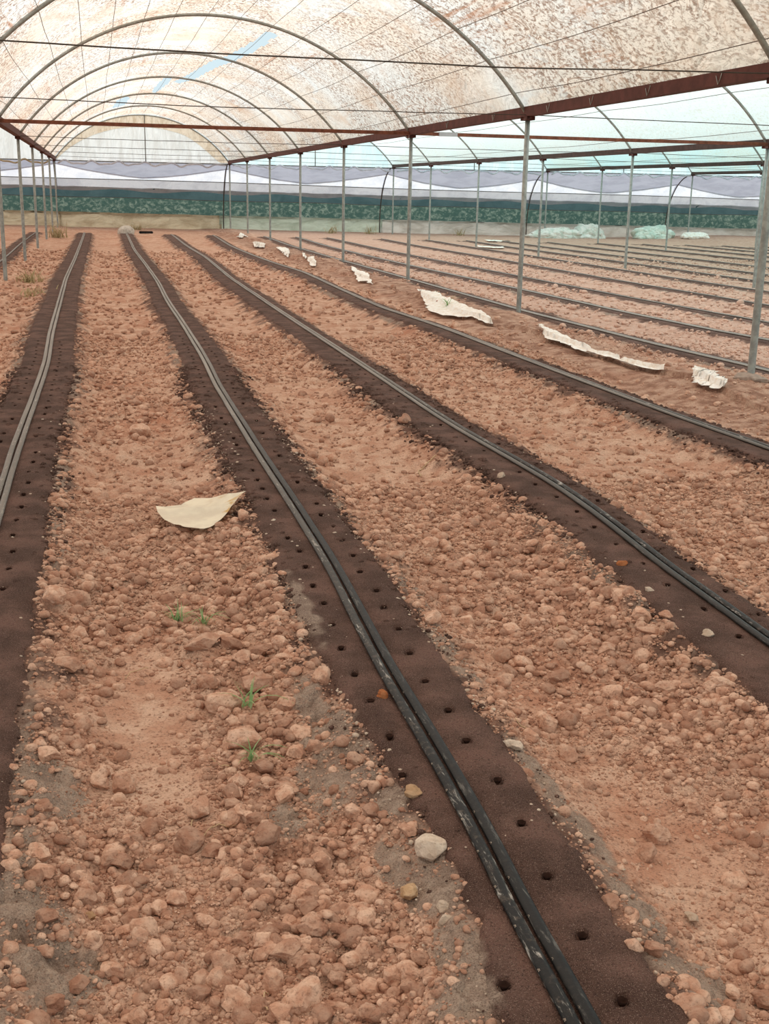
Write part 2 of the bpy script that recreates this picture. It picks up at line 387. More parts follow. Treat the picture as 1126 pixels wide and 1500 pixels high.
# ------------------------------------------------------------------ ground
sand_spots = [(.63, 3.25, .10, .24), (.56, 2.98, .12, .16), (.43, 2.84, .10, .12), (.70, 2.36, .07, .14), (.70, 2.12, .07, .12), (.67, 1.93, .08, .09), (.71, 2.8, .05, .1), (.60, 3.5, .05, .2),
 (1.17, 2.24, .05, .22), (1.17, 1.96, .09, .18), (1.19, 2.52, .04, .2), (1.16, 2.85, .035, .3), (-.18, 3.05, .09, .2), (-.23, 2.46, .11, .14), (-.17, 2.25, .13, .13), (1.2, 4.42, .04, .9), (.72, 4.3, .05, .5), (2.72, 4.6, .03, .9), (.66, 2.55, .05, .12)]
def sand_mask(x, y):
    r = np.zeros(x.shape)
    for a, b, sx, sy in sand_spots: r = np.maximum(r, np.exp(-((x-a)/sx)**2 - ((y-b)/sy)**2))
    d, _, sd = bed_d(x, y)
    band = np.exp(-((d-.30)/.06)**2)*.62*sstep(-.15, .2, fbm(x*3, y*1.3, 33, 3))
    return np.maximum(r, band)*(.55+.9*vn(x*16, y*16, 34)*.6 + fbm(x*40, y*40, 35, 2)*.9)
ys = [.6]
while ys[-1] < 60: ys.append(ys[-1] + max(.009, .0052*ys[-1]))
ys = np.array(ys); us = np.linspace(-.85, 1.12, 800)
us = np.concatenate([np.linspace(-1.3, -.88, 30), us, np.linspace(1.15, 1.5, 24)])
GX = us[None]*(ys[:, None]*.62+2.2) + .12*ys[:, None]; GY = np.broadcast_to(ys[:, None], GX.shape)
res = np.broadcast_to((.0026*(ys*.62+2.2))[:, None], GX.shape)
GH, GD, GS, GC = ground_h(GX, GY, res)
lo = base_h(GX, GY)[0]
cav_shade = np.clip(.5-(GH-lo)/.02, 0, 1)*np.clip(GC, 0, 1)*.35  # painted shade mask: low gaps among the clods
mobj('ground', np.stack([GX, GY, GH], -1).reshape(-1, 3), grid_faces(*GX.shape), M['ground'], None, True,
     dict(dbed=GD.ravel(), sand=sand_mask(GX, GY).ravel(), cav_shade=cav_shade.ravel()))
tag(bpy.data.objects['ground'], 'reddish soil ground of the greenhouse', None, None, 'structure')
# land outside, under and beyond the house
oy = np.linspace(-40, 160, 41); ox = np.linspace(-90, 110, 41); OX, OY = np.meshgrid(ox, oy)
OZ = G(np.clip(OX, -10, 30), np.clip(OY, 0, 58)) - .45 + .012*np.clip(OY-60, 0, 200)
f_ = mobj('ground_outside', np.stack([OX, OY, OZ], -1).reshape(-1, 3), grid_faces(41, 41), M['field']); tag(f_, 'green field outside beyond the end wall', kind='structure')

# ------------------------------------------------------------------ planting beds, holes, drip lines
def bed_top(n, y): 
    x = bx(n, y); h = base_h(x, y)[0]; return x, h
bed_lab = dict(Z='dark soil planting bed left of the left post row, by the left edge', A='dark planting bed at the left edge of the foreground path',
 B='dark foreground planting bed with punched holes and twin black drip lines', C='dark soil planting bed with twin drip lines, next one right of the foreground bed',
 D='dark soil planting bed running just left of the row of white film scraps', E='dark planting bed close along the right side of the centre post row', F='dark planting bed, second to the right of the centre post row',
 G='dark planting bed, third to the right of the centre post row')
ordn = ['fourth', 'fifth', 'sixth', 'seventh', 'eighth', 'ninth', 'tenth', 'eleventh', 'twelfth', 'thirteenth']
for n, o_ in zip('HIJKLMNOPQ', ordn): bed_lab[n] = 'narrow dark planting bed, %s to the right of the centre post row' % o_
tape_lab = dict(Z='grey drip line on the bed left of the left post row', A='on the bed left of the foreground path', B='on the foreground bed with holes', C='on the bed right of the foreground bed',
 D='beside the white film scraps', E='along the centre posts')
PROT = {}
def cup_data():
    if 'cup' in PROT: return PROT['cup']
    V, F = [], []; n = 12; rings = [(1.0, .001), (.86, -.003), (.6, -.010), (0.01, -.013)]
    for r, z in rings:
        for k in range(n): 
            w = 1+.12*math.sin(3*k+1); V.append((0.0115*r*w*math.cos(k/n*2*math.pi), 0.0115*r*w*math.sin(k/n*2*math.pi), z))
    for i in range(3):
        for k in range(n): F.append((i*n+k, i*n+(k+1) % n, (i+1)*n+(k+1) % n, (i+1)*n+k))
    F.append(tuple(range(3*n, 4*n))); PROT['cup'] = mesh_data('planting_hole', V, F, M['hole']); return PROT['cup']
hole_px = {'B': []}
y = 1.62; k = 0
while y < 14:
    for s in (-1, 1): hole_px['B'].append((s*(.115+.012*random.uniform(-1, 1)), y + (.10 if s < 0 else 0) + random.uniform(-.02, .02)))
    y += .235
hole_px['A'] = [(s*(.11+.012*random.uniform(-1, 1)), 2.6+.26*i+(.1 if s < 0 else 0)) for i in range(40) for s in (-1, 1)]
hole_px['C'] = [(s*(.10+.012*random.uniform(-1, 1)), 3.3+.30*i+(.1 if s < 0 else 0)) for i in range(28) for s in (-1, 1)]
for n, P in bedpts:
    ystart = .7 if n in 'ABCD' else 3.0
    yy = [ystart]
    fine = n in 'BC' or n == 'A'
    while yy[-1] < 46.0: yy.append(yy[-1] + (max(.010, .007*yy[-1]) if fine else max(.04, .012*yy[-1])))
    yy = np.array(yy); nc = 96 if n == 'B' else 64 if fine else 30
    dd = np.linspace(-.50, .50, nc)
    Yg = np.broadcast_to(yy[:, None], (len(yy), nc)); Dg = np.broadcast_to(dd[None], Yg.shape)
    Xg = bx(n, Yg) + Dg
    h = base_h(Xg, Yg)[0]
    seed = ord(n)
    hw = bed_hw(n, Yg, Dg) + 0.05*fbm(Yg*7, np.sign(Dg)*5+Dg*4, seed+1, 3) + .05*fbm(Yg*26, np.sign(Dg)*5+Dg*20, seed+2, 2)
    th = np.where(np.abs(Dg) < hw, .014, .014 - (np.abs(Dg)-hw)*.9)
    z = h + np.maximum(th, -.05) + .007*fbm(Xg*11, Yg*11, 91, 3) - .010*np.exp(-(Dg/.06)**2)
    hole_z = {}
    for (hd, hy) in hole_px.get(n, []):
        if hy < 9:
            i0, i1 = np.searchsorted(yy, (hy-.06, hy+.06)); hx = bx(n, hy)+hd
            r = np.hypot(Xg[i0:i1]-hx, Yg[i0:i1]-hy); hole_z[(hd, hy)] = float(np.median(z[i0:i1][r < .035])) if (r < .035).any() else None
            z[i0:i1] -= .026*(1-sstep(.010, .019, r))
    b = mobj('planting_bed', np.stack([Xg, Yg, z], -1).reshape(-1, 3), grid_faces(len(yy), nc), M['bed'], None, True, dict(sand=(sand_mask(Xg, Yg)*sstep(.07, .14, np.abs(Dg))).ravel()))
    tag(b, bed_lab[n], 'planting bed', 'dark planting beds in rows', 'thing')
    for (hd, hy) in hole_px.get(n, [])[:100]:
        hx = bx(n, hy)+hd; hz = hole_z.get((hd, hy)) or float(base_h(np.array([hx]), np.array([hy]))[0][0]) + .016
        o = bpy.data.objects.new('planting_hole', cup_data()); link(o, b); o.location = (hx, hy, hz)
    # drip lines
    offs = (-.0205, .0205) if n in 'ABCDEF' else (0,)
    for q, off in enumerate(offs):
        ty = np.concatenate([np.arange(ystart, 8, .05), np.arange(8, 46.2, .2)])
        wob = .006*np.array([fbm(np.array([t*1.2]), np.array([q*7.]), seed+5, 3)[0] for t in ty])
        tx = bx(n, ty) + off + wob; tz = base_h(tx-off, ty)[0] + .017 + .005*np.array([fbm(np.array([t*.9]), np.array([3.]), seed+8, 2)[0] for t in ty])
        near_ = n in 'ABCD'
        wdt = .0165 if near_ else .022
        prof = np.array([(math.cos(a)*wdt*(1 if abs(math.cos(a)) > .5 else 1), math.sin(a)*.0095) for a in np.arange(12)/12*2*math.pi])
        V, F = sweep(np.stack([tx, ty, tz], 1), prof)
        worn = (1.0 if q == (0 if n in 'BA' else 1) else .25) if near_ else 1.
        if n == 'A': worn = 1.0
        wear_sheen = np.clip(worn + .6*sstep(5, 16, V[:, 1]), 0, 1.2)  # real scuffs, plus pale far sheen painted in with distance
        t_ = mobj('drip_line', V, F, M['tape'], None, True, dict(wear_sheen=wear_sheen, far_sheen=np.maximum(.66*sstep(*((2.6, 11) if q == 0 else (5, 14)), V[:, 1]), .5 if n == 'A' else 0)*(.75+.5*vn(V[:, 1]*3, V[:, 0]*40, 77)) if n != 'Z' else np.full(len(V), .5)))  # grey amount: sheen put into the colour, growing with distance
        if n in 'ABCDE':
            side = ('left', 'right')[q]
            how = 'scuffed' if worn > .5 else 'smooth black'
            lab = '%s %s drip line of the pair %s' % (how, side, tape_lab[n])
        elif n == 'F': lab = 'thin %s drip line on the second bed right of the centre posts' % ('left', 'right')[q]
        elif n == 'Z': lab = 'pale grey drip line on the bed left of the left post row' if q == 0 else None
        else: lab = 'thin dark drip line on the narrow bed %s to the right of the centre posts' % (['third'] + ordn)['GHIJKLMNOPQ'.index(n)]
        tag(t_, lab, 'drip line', 'drip irrigation lines on the beds', 'thing')
        if n == 'B':
            for i in range(18):
                oy_ = 1.66 + .155*i + .03*q; ox_ = bx('B', oy_) + off + (-.013 if q == 0 else -.012); oz_ = float(base_h(np.array([ox_]), np.array([oy_]))[0][0]) + .020
                if 'outlet' not in PROT:
                    v, f = boxbev(.006, .010, .004, .0015); PROT['outlet'] = mesh_data('drip_outlet', v, f, M['white'])
                o = bpy.data.objects.new('drip_outlet', PROT['outlet']); link(o, t_); o.location = (ox_, oy_, oz_); o['label'] = 'small pale outlet dot'

# ------------------------------------------------------------------ clods
def ico(sub):
    t = (1+5**.5)/2
    V = [(-1, t, 0), (1, t, 0), (-1, -t, 0), (1, -t, 0), (0, -1, t), (0, 1, t), (0, -1, -t), (0, 1, -t), (t, 0, -1), (t, 0, 1), (-t, 0, -1), (-t, 0, 1)]
    F = [(0, 11, 5), (0, 5, 1), (0, 1, 7), (0, 7, 10), (0, 10, 11), (1, 5, 9), (5, 11, 4), (11, 10, 2), (10, 7, 6), (7, 1, 8), (3, 9, 4), (3, 4, 2), (3, 2, 6), (3, 6, 8), (3, 8, 9), (4, 9, 5), (2, 4, 11), (6, 2, 10), (8, 6, 7), (9, 8, 1)]
    V = [np.array(v)/np.linalg.norm(v) for v in V]
    for _ in range(sub):
        c = {}; F2 = []
        def md(a, b):
            k = (min(a, b), max(a, b))
            if k not in c: m = V[a]+V[b]; V.append(m/np.linalg.norm(m)); c[k] = len(V)-1
            return c[k]
        for a, b, d in F:
            x, y_, z_ = md(a, b), md(b, d), md(d, a); F2 += [(a, x, z_), (b, y_, x), (d, z_, y_), (x, y_, z_)]
        F = F2
    return np.array(V), np.array(F)
def stone(sub, seed, cut=(.60, .88), nplanes=13):
    r = np.random.default_rng(seed); V, F = ico(sub); V = V*r.uniform(.85, 1.15, 3)
    for _ in range(nplanes):
        nrm = r.normal(size=3); nrm /= np.linalg.norm(nrm); d = r.uniform(*cut); s = V@nrm
        V = V - np.where(s > d, (s-d)*.92, 0)[:, None]*nrm
    if sub >= 3:
        n = fbm(V[:, 0]*2.2+V[:, 2]*1.3+seed, V[:, 1]*2.2-V[:, 2]*1.7, seed, 4); V = V*(1+.34*n)[:, None]
    return V*np.array([1, 1, .8]), F
BIG = [stone(4, 100+i) for i in range(12)]
def hz(x, y): return ground_h(np.asarray(x, float), np.asarray(y, float))[0]
listed = [  # x, y, width, material, label
 (.354, 2.10, .085, 'clod', 'largest blocky red-brown clod standing near the bottom edge, left of the grey sand'), (.209, 2.937, .075, 'clod', 'angular light clod alone on smooth soil left of the small crumbs'), (.163, 2.767, .088, 'clod', 'flat pinkish clod half sunk in the soil beside dry rootlets'),
 (.37, 3.324, .13, 'clod', 'large flat-topped clod between two small green grass tufts'), (.31, 4.094, .11, 'clod', 'left one of two big clods just below the pair of grass tufts'), (.411, 4.106, .085, 'clod', 'right one of two big clods just below the pair of grass tufts'),
 (.333, 3.582, .12, 'clod', 'wide clod left of the upper grass tuft in the clod heap'), (.464, 3.733, .11, 'clod', 'broad clod above and right of the third grass tuft'), (.41, 3.154, .073, 'clod', 'clod touching the lowest grass tuft on its right'), (.326, 3.072, .065, 'clod', 'clod just below and left of the lowest grass tuft'),
 (.766, 2.768, .05, 'tan', 'tan rounded stone on the dark bed flank left of the foreground drip line'), (.742, 2.508, .078, 'white', 'biggest whitish stone on the left flank of the foreground bed'), (.66, 2.398, .05, 'tan', 'yellowish tan stone beside grey sand on the left bed flank'), (.829, 3.399, .044, 'orange', 'orange clod sitting on the dark bed just left of the drip line'),
 (.407, 1.998, .045, 'clod', 'rounded clod right of the largest clod near the bottom edge'), (.118, 2.528, .058, 'clod', 'double clod in fine soil at lower left centre'), (-.087, 2.476, .035, 'tan', 'small pale clod alone on red dust at lower left'), (.144, 2.17, .045, 'clod', 'upright clod left of the largest clod at the bottom'),
 (.569, 2.439, .058, 'clod', 'red clod at the right rim of the lower clod heap'), (.445, 2.555, .055, 'clod', 'round clod in the middle of the lower clod heap'), (.362, 2.729, .07, 'clod', 'dark-shaded clod at the upper end of the lower clod heap'), (.007, 3.118, .075, 'clod', 'left centre clod in a pair beside smooth trodden soil'), (-.059, 3.147, .07, 'clod', 'leftmost clod of a pair beside smooth trodden soil'),
 (-.147, 4.627, .14, 'clod', 'long low clod at the top of the left heap'), (-.224, 4.543, .10, 'clod', 'clod at the left end of the left heap beside the dark bed'), (-.13, 4.287, .075, 'clod', 'clod at the lower edge of the left heap'), (-.017, 4.343, .065, 'clod', 'clod at the lower right of the left heap'), (.234, 8.214, .16, 'clod', 'wide flat clod on the path beyond the cream sheet'),
 (1.978, 3.857, .07, 'clod', 'pale clod at the right side of the middle path, largest of its cluster'), (1.808, 3.567, .06, 'clod', 'pale rounded clod in the small cluster on the middle path'), (1.523, 5.329, .09, 'clod', 'upper pinkish clod on the middle path right of the bed'), (1.531, 4.948, .08, 'clod', 'middle one of three pinkish clods on the middle path'), (1.447, 4.813, .07, 'clod', 'lower one of three pinkish clods on the middle path'),
 (2.10, 3.96, .05, 'clod', 'clod in the cluster under the right bed flank'), (2.15, 3.72, .042, 'white', 'whitish stone below the right bed near the right edge'), (2.20, 4.593, .049, 'orange', 'orange stone on the left flank of the right bed'), (2.16, 4.237, .04, 'white', 'pale stone on red soil under the right bed'), (2.22, 6.307, .056, 'white', 'whitish stone at the foot of the right bed by a dry twig'),
 (2.1, 8.095, .095, 'clod', 'pink clod beside the far left flank of the right bed'), (2.12, 5.352, .056, 'clod', 'round clod leaning on the left flank of the right bed'), (1.312, 2.219, .036, 'white', 'pale round clod at the lower right of the red path'), (1.32, 1.90, .05, 'clod', 'right-hand clod of two at the lower right edge'), (1.255, 1.93, .04, 'clod', 'left-hand clod of two at the lower right edge'),
 (1.33, 2.502, .055, 'clod', 'reddish clod at the right edge halfway up the lower path'), (1.136, 3.018, .05, 'white', 'whitish stone on the right rim of the foreground bed'), (.712, 2.282, .034, 'white', 'grey-white pebble in the grey sand left of the drip line'), (.70, 2.22, .04, 'white', 'pale stone in grey sand below the biggest whitish stone'), (-.1, 4.135, .06, 'clod', 'clod below the left heap on trodden soil'),
]
clod_n = [0]
def add_clod(x, y, w, mat, label, group, yaw=None, flat=None):
    i = clod_n[0]; clod_n[0] += 1
    key = ('clodmesh', i % 12, mat)
    if key not in PROT:
        V, F = BIG[i % 12]; PROT[key] = mesh_data('soil_clod', V, F, M[mat], True, dict(rnd=np.full(len(V), (i*.37) % 1)))
    o = bpy.data.objects.new('stone' if mat in ('white', 'tan') else 'soil_clod', PROT[key]); link(o)
    s = w/2*1.15
    o.scale = (s*random.uniform(.92, 1.1), s*random.uniform(.8, 1.05), s*(flat or random.uniform(.7, 1.0)))
    o.rotation_euler = (random.uniform(-.4, .4), random.uniform(-.4, .4), random.uniform(0, 6.28) if yaw is None else yaw)
    o.location = (x, y, float(max(base_h(np.array([x]), np.array([y]))[0][0] + .006, hz([x], [y])[0] - .012)) + s*.38)
    tag(o, label, 'stone' if mat in ('white', 'tan') else 'clod', group, 'thing'); return o
for x, y, w, m_, lab in listed: add_clod(x, y, w, m_, lab, 'larger clods and stones on the soil')

# random field of clods: pick the largest in view as individuals, the rest become one crumb object
def scatter(n, y0, y1, smin, smax, pw, seed, xf=None):
    r = np.random.default_rng(seed)
    yv = np.sqrt(r.uniform(y0**2, y1**2, n)); e_ = .8 if y1 < 7 else .3; lo_ = -.14*yv-.45; xv = lo_ + (yv*.80+.45+e_)*r.uniform(0, 1, n)
    s = smin*(1-r.uniform(0, 1, n)*(1-(smin/smax)**pw))**(-1/pw)
    d, hb, sd = bed_d(xv, yv); c = cover(xv, yv, d)
    c = c*np.where(xv > 5.3, .8, 1)
    keep = r.uniform(0, 1, n) < np.clip(c, 0, 1)**1.3 + .05*((d > .2) & (s < .010))
    keep &= r.uniform(0, 1, n) > sand_mask(xv, yv)*1.5*(yv < 4)
    keep &= (d > .22+s*1.2)
    for L_ in listed: keep &= np.hypot(xv-L_[0], yv-L_[1]) > L_[2]*.5 + s*.9*(s > .006)
    return xv[keep], yv[keep], s[keep]
parts = [scatter(210000, 1.35, 3.4, .0030, .031, 2.15, 1), scatter(140000, 3.2, 6.5, .0045, .041, 2.05, 2), scatter(40000, 6.3, 14, .010, .05, 2.3, 3), scatter(22000, 13.5, 34, .024, .075, 2.7, 4)]
cx = np.concatenate([p[0] for p in parts]); cy = np.concatenate([p[1] for p in parts]); cs = np.concatenate([p[2] for p in parts])
cr = rng.uniform(0, 1, len(cx))
app = cs/cy
inview = (cx/cy < .60) & (cx/cy > -.09) & (cy > 1.8)
rank = np.argsort(-np.where(inview, app, 0))[:250]
indiv = np.zeros(len(cx), bool); indiv[rank] = True
def zone(x, y):
    if y > 9: return 'cloddy lump of red soil on the paths in the middle distance', 'lumps on the farther paths'
    if x < .92: 
        return ('red-brown soil clod strewn on the foreground path left of the main drip lines', 'clods on the foreground path') if y < 3.6 else ('red-brown soil clod on the left path around the cream sheet and clod heaps', 'clods farther up the left path')
    if x < 2.45:
        return ('red-brown soil clod strewn low on the path right of the main drip lines', 'clods on the near middle path') if y < 3.6 else ('pinkish soil clod on the middle path between the two right-hand beds', 'clods farther up the middle path')
    return 'soil clod on the path beyond the right-hand bed', 'clods on the right path'
for i in rank:
    l, g = zone(cx[i], cy[i]); add_clod(float(cx[i]), float(cy[i]), float(cs[i]*2), 'clod', l, g)
rest = np.where(~indiv)[0]
rx, ry, rs, rr = cx[rest], cy[rest], cs[rest], cr[rest]
rz = hz(rx, ry)
Vs, Fs, Rs, off = [], [], [], 0
def batch(idx, sub, seed0):
    global off
    for k in range(10):
        P, F = stone(sub, seed0+k, (.62, .9), 8); ii = idx[k::10]
        if len(ii) == 0: continue
        n = len(ii); a = rng.uniform(0, 6.28, n); tl = rng.uniform(-.6, .6, n); sc = np.stack([rng.uniform(.85, 1.2, n), rng.uniform(.75, 1.05, n), rng.uniform(.6, 1., n)], 1)
        Q = P[None]*sc[:, None]; ct, st_ = np.cos(tl)[:, None], np.sin(tl)[:, None]
        yv, zv = Q[..., 1]*ct - Q[..., 2]*st_, Q[..., 1]*st_ + Q[..., 2]*ct
        ca, sa = np.cos(a)[:, None], np.sin(a)[:, None]
        X_, Y_ = Q[..., 0]*ca - yv*sa, Q[..., 0]*sa + yv*ca
        s = rs[ii][:, None]
        V = np.stack([X_*s + rx[ii][:, None], Y_*s + ry[ii][:, None], zv*s + (rz[ii] + .12*rs[ii])[:, None]], -1)
        Vs.append(V.reshape(-1, 3)); m = len(P)
        Fs.append((F[None] + (np.arange(n)*m)[:, None, None]).reshape(-1, 3) + off); off += n*m
        Rs.append(np.repeat(rr[ii], m))
allidx = np.arange(len(rest)); bigm = rs/ry > .0085
midm = ~bigm & (rs/ry > .0026)
batch(allidx[bigm], 2, 300); batch(allidx[midm], 1, 400); batch(allidx[~bigm & ~midm], 0, 450)
o = mobj('soil_crumbs', np.concatenate(Vs), np.concatenate(Fs), M['clod'], None, True, dict(rnd=np.concatenate(Rs)))
tag(o, 'small crumbs of reddish soil covering the paths', 'soil crumbs', None, 'stuff')
# dark crumbs of bed soil along the bed edges
r = np.random.default_rng(56); n = 16000; gy = np.sqrt(r.uniform(1.4**2, 11**2, n)); which = r.choice(['A', 'B', 'B', 'C', 'C', 'D'], n)
sg = r.choice([-1., 1.], n); gx = np.zeros(n)
for w in 'ABCD':
    q = which == w; gx[q] = bx(w, gy[q]) + sg[q]*(bed_hw(w, gy[q], sg[q]) + r.normal(.0, .05, q.sum()))
gs = np.clip(.0028*(1-r.uniform(0, 1, n)*.985)**(-1/2.1), 0, .013)*np.clip(gy/3, 1, 2)
rx, ry, rs, rr = gx, gy, gs, r.uniform(0, 1, n); rz = base_h(gx, gy)[0] + .008; Vs, Fs, Rs, off = [], [], [], 0
batch(np.arange(n), 0, 600)
VV = np.concatenate(Vs); o = mobj('bed_crumbs', VV, np.concatenate(Fs), M['bed'], None, True, dict(sand=np.zeros(len(VV)))); tag(o, 'dark crumbs of bed soil along the bed edges', 'soil crumbs', None, 'stuff')
# pale grit along the bed flanks
r = np.random.default_rng(55); n = 5200; gy = np.sqrt(r.uniform(1.4**2, 9**2, n)); which = r.choice(['A', 'B', 'B', 'B', 'C'], n)
gd = r.choice([-1, 1], n)*np.abs(r.normal(.23, .06, n)); gx = np.array([bx(w, y_) for w, y_ in zip(which, gy)]) + gd
gs = .0022*(1-r.uniform(0, 1, n)*.985)**(-1/2.2); gs = np.clip(gs, 0, .014)
rx, ry, rs, rr = gx, gy, gs, r.uniform(0, .6, n); rz = base_h(gx, gy)[0] + .010; Vs, Fs, Rs, off = [], [], [], 0
batch(np.arange(n), 0, 500)
o = mobj('grit', np.concatenate(Vs), np.concatenate(Fs), M['white'], None, True, dict(rnd=np.concatenate(Rs))); tag(o, 'pale grit scattered along the bed flanks', 'grit', None, 'stuff')

# ------------------------------------------------------------------ posts, girders, hoops, wires
rowname = {0: 'left post row', 1: 'centre post row', 2: 'second post row right of centre', 3: 'third post row right of centre', 4: 'far right post row', 5: 'farthest right row'}
ordk = ['nearest', 'second', 'third', 'fourth', 'fifth', 'sixth', 'seventh', 'last, at the end wall,']
def post_geo(h):
    P = np.array([(0, 0, -.3), (0, 0, 0), (0, 0, h*.5), (0, 0, h)]); return sweep(P, circ(.034, 14), (0, 1, 0))
visible_posts = {0: range(2, 8), 1: range(0, 8), 2: range(2, 8), 3: range(4, 8), 4: range(5, 8)}
base_off = {1: [-.01, -.0, 0, -.03, -.05, -.05, -.06, .06], 0: [0, 0, .03, .02, .06, .03, .03, .03]}
for r_, ks in visible_posts.items():
    names = list(ks)
    for k in ks:
        x, y = rowx(r_), postY(k); gz = float(base_h(np.array([x]), np.array([y]))[0][0])
        idx = k-names[0]
        w_ = 'last' if k == 7 else ordk[idx]
        lab = 'grey steel post of the %s, %s from the camera' % (rowname[r_], w_)
        if (r_, k) == (1, 0): lab = 'closest grey steel post at the right edge, set in a cement lump'
        e = empty('support_post', (x, y, gz), lab, 'post', 'steel posts of the ' + rowname[r_])
        V, F = post_geo(H-gz); mobj('pole', V, F, M['galv'], e)
        V, F = boxbev(.12, .26, .05, .006, (0, 0, H-gz-.022)); mobj('cap_plate', V, F, M['rust'], e)
        if (r_, k) == (1, 0):
            P, F = stone(4, 777); mobj('cement_footing', P*np.array([.17, .22, .12]) + np.array([-.08, -.1, -.03]), F, M['cement'], e, True)
YB = -6.0
girder_lab = {0: 'red-brown steel girder on the left post row', 1: 'long red-brown steel girder over the centre post row', 2: 'thinner brown girder on the second post row right of centre', 3: 'dark girder on the third post row right of centre', 4: 'dark girder on the far right post row', 5: 'girder beyond the far right'}
for r_ in (0, 1, 2, 3, 4):
    x = rowx(r_); w, hh, t = .062, .125, .01
    prof = [(-w, 0), (w, 0), (w, hh), (w-.012, hh), (w-.012, hh-.008), (w-.008, .01), (-w+.008, .01), (-w+.012, hh-.008), (-w+.012, hh), (-w, hh)]
    V, F = sweep(np.array([(x, YB, H+.003), (x, 10., H+.003), (x, 30., H+.003), (x, YEND+.1, H+.003)]), np.array(prof)[:, ::1]*np.array([-1, 1]))
    e = empty('gutter_girder', (x, YB, H), girder_lab[r_], 'girder', 'steel girders on the post rows')
    o = mobj('channel', V - np.array([x, YB, H]), F, M['rust' if r_ < 2 else 'rustd'], e, False)
    if r_ == 1:
        for i, yy_ in enumerate((10.6, 12.1, 13.6, 15.0, 17.2, 19.6)):
            P = np.array([(-.066, yy_-YB-.05, .11), (-.07, yy_-YB-.03, .05), (-.072, yy_-YB, .01), (-.07, yy_-YB+.05, .09)])
            V, F = tube(P, .004, 6, (1, 0, 0)); mobj('wire_hook', V, F, M['galv'], e)
RA = ((W/2)**2 + SAG**2)/(2*SAG); ZC = H + .07 + SAG - RA; AMAX = math.asin((W/2)/RA)
def arc(xc, a, R=RA): return xc + R*np.sin(a), ZC + R*np.cos(a)
bayname = {-1: 'left side bay', 0: 'stained main bay', 1: 'bright clear bay', 2: 'third bay', 3: 'fourth bay', 4: 'farthest bay'}
HO = {}
for b in range(-1, 5):
    xc = rowx(b) + W/2
    ks = {-1: range(4, 8), 0: range(0, 8), 1: range(1, 8), 2: range(3, 8), 3: range(4, 8), 4: range(6, 8)}[b]
    for k in ks:
        key = 'hoop'
        if key not in PROT:
            a = np.linspace(-AMAX, AMAX, 61); x_, z_ = arc(0, a, RA-.035)
            P = np.stack([x_, np.zeros_like(a), z_], 1); V, F = tube(P, .027, 10, (0, 1, 0)); PROT[key] = mesh_data('roof_hoop', V, F, M['galv'])
        o = bpy.data.objects.new('roof_hoop', PROT[key]); link(o); o.location = (xc, postY(k), 0)
        cnt = k - list(ks)[0]
        w_ = 'last, at the end wall,' if k == 7 else ordk[cnt]
        w_ = w_.replace('last, at the end wall,', 'farthest')
        tag(o, 'grey roof hoop over the %s, %s from the camera' % (bayname[b], w_), 'roof hoop', 'roof hoops of the ' + bayname[b], 'thing')
# cross wires and the rusty tie bar
for k in (0, 1, 3, 4, 5, 6):
    for b in range(0, 4):
        xa, xb = rowx(b), rowx(b+1)
        if k < 2 and b > 1: continue
        if k < 1 and b > 0: continue
        x_ = np.linspace(xa, xb, 40); tt = (x_-xa)/W
        z_ = H + .02 - (.03 if k > 0 else .05)*np.sin(tt*math.pi) + .03*np.array([fbm(np.array([q*.9]), np.array([k*3.+b]), 201, 3)[0] for q in x_])*np.sin(tt*math.pi)
        V, F = tube(np.stack([x_, np.full_like(x_, postY(k)-.09), z_], 1), .0065 if k < 2 else .0075, 6)
        o = mobj('cross_wire', V, F, M['wire']); tag(o, 'tie wire across the %s, %s' % (bayname[b], {0: 'highest in the picture', 1: 'just in front of the rusty tie bar', 3: 'first behind the rusty tie bar', 4: 'second behind the rusty tie bar', 5: 'third behind the rusty tie bar', 6: 'closest to the end wall'}[k]), 'wire', 'cross wires under the roof', 'thing')
for b in (0, 1):
    xa, xb = rowx(b), rowx(b+1); y_ = postY(2)-.12; s = .032
    prof = [(-s, -s), (s, -s), (s, -s+.008), (-s+.008, -s+.008), (-s+.008, s), (-s, s)]
    e = empty('tie_bar', (xa, y_, H), ['rusty angle-iron tie bar spanning the stained main bay', 'rusty angle-iron tie bar spanning the clear bay, with a silver band'][b], 'tie bar', 'rusty tie bars')
    V, F = sweep(np.array([(-.05, 0, .03), (W*.5, 0, .025), (W+.05, 0, .03)]), np.array(prof)); mobj('bar', V, F, M['bar'], e, False)
    if b == 1:
        V, F = sweep(np.array([(.50, 0, .03), (.85, 0, .03)]), np.array([(-s-.004, -s-.004), (s+.004, -s-.004), (s+.004, s+.004), (-s-.004, s+.004)])); mobj('silver_band', V, F, M['silver'], e, False)['label'] = 'silver wrapped band'
# thin wires running the length of the roof under the film
na = {-1: 0, 0: 15, 1: 9, 2: 5, 3: 4}
for b in (0, 1, 2, 3):
    aa = np.linspace(-AMAX*.93, AMAX*.93, na[b])
    for i, a in enumerate(aa):
        y_ = np.linspace(YB+8, YEND, 90); av = a + .006*np.array([fbm(np.array([q*.25]), np.array([i*5.+b*50]), 203, 3)[0]*2 for q in y_])
        x_, z_ = arc(rowx(b)+W/2, av, RA-.006 - .0)
        V, F = tube(np.stack([x_, y_, z_ - .03*np.abs(np.sin((y_-Y0)/ST*math.pi))], 1), .0045 if b == 0 else .006, 4)
        o = mobj('purlin_wire', V, F, M['pwire']); tag(o, 'thin straight wire running lengthwise under the film of the %s' % bayname[b], 'wire', 'lengthwise wires under the %s roof' % bayname[b], 'thing')

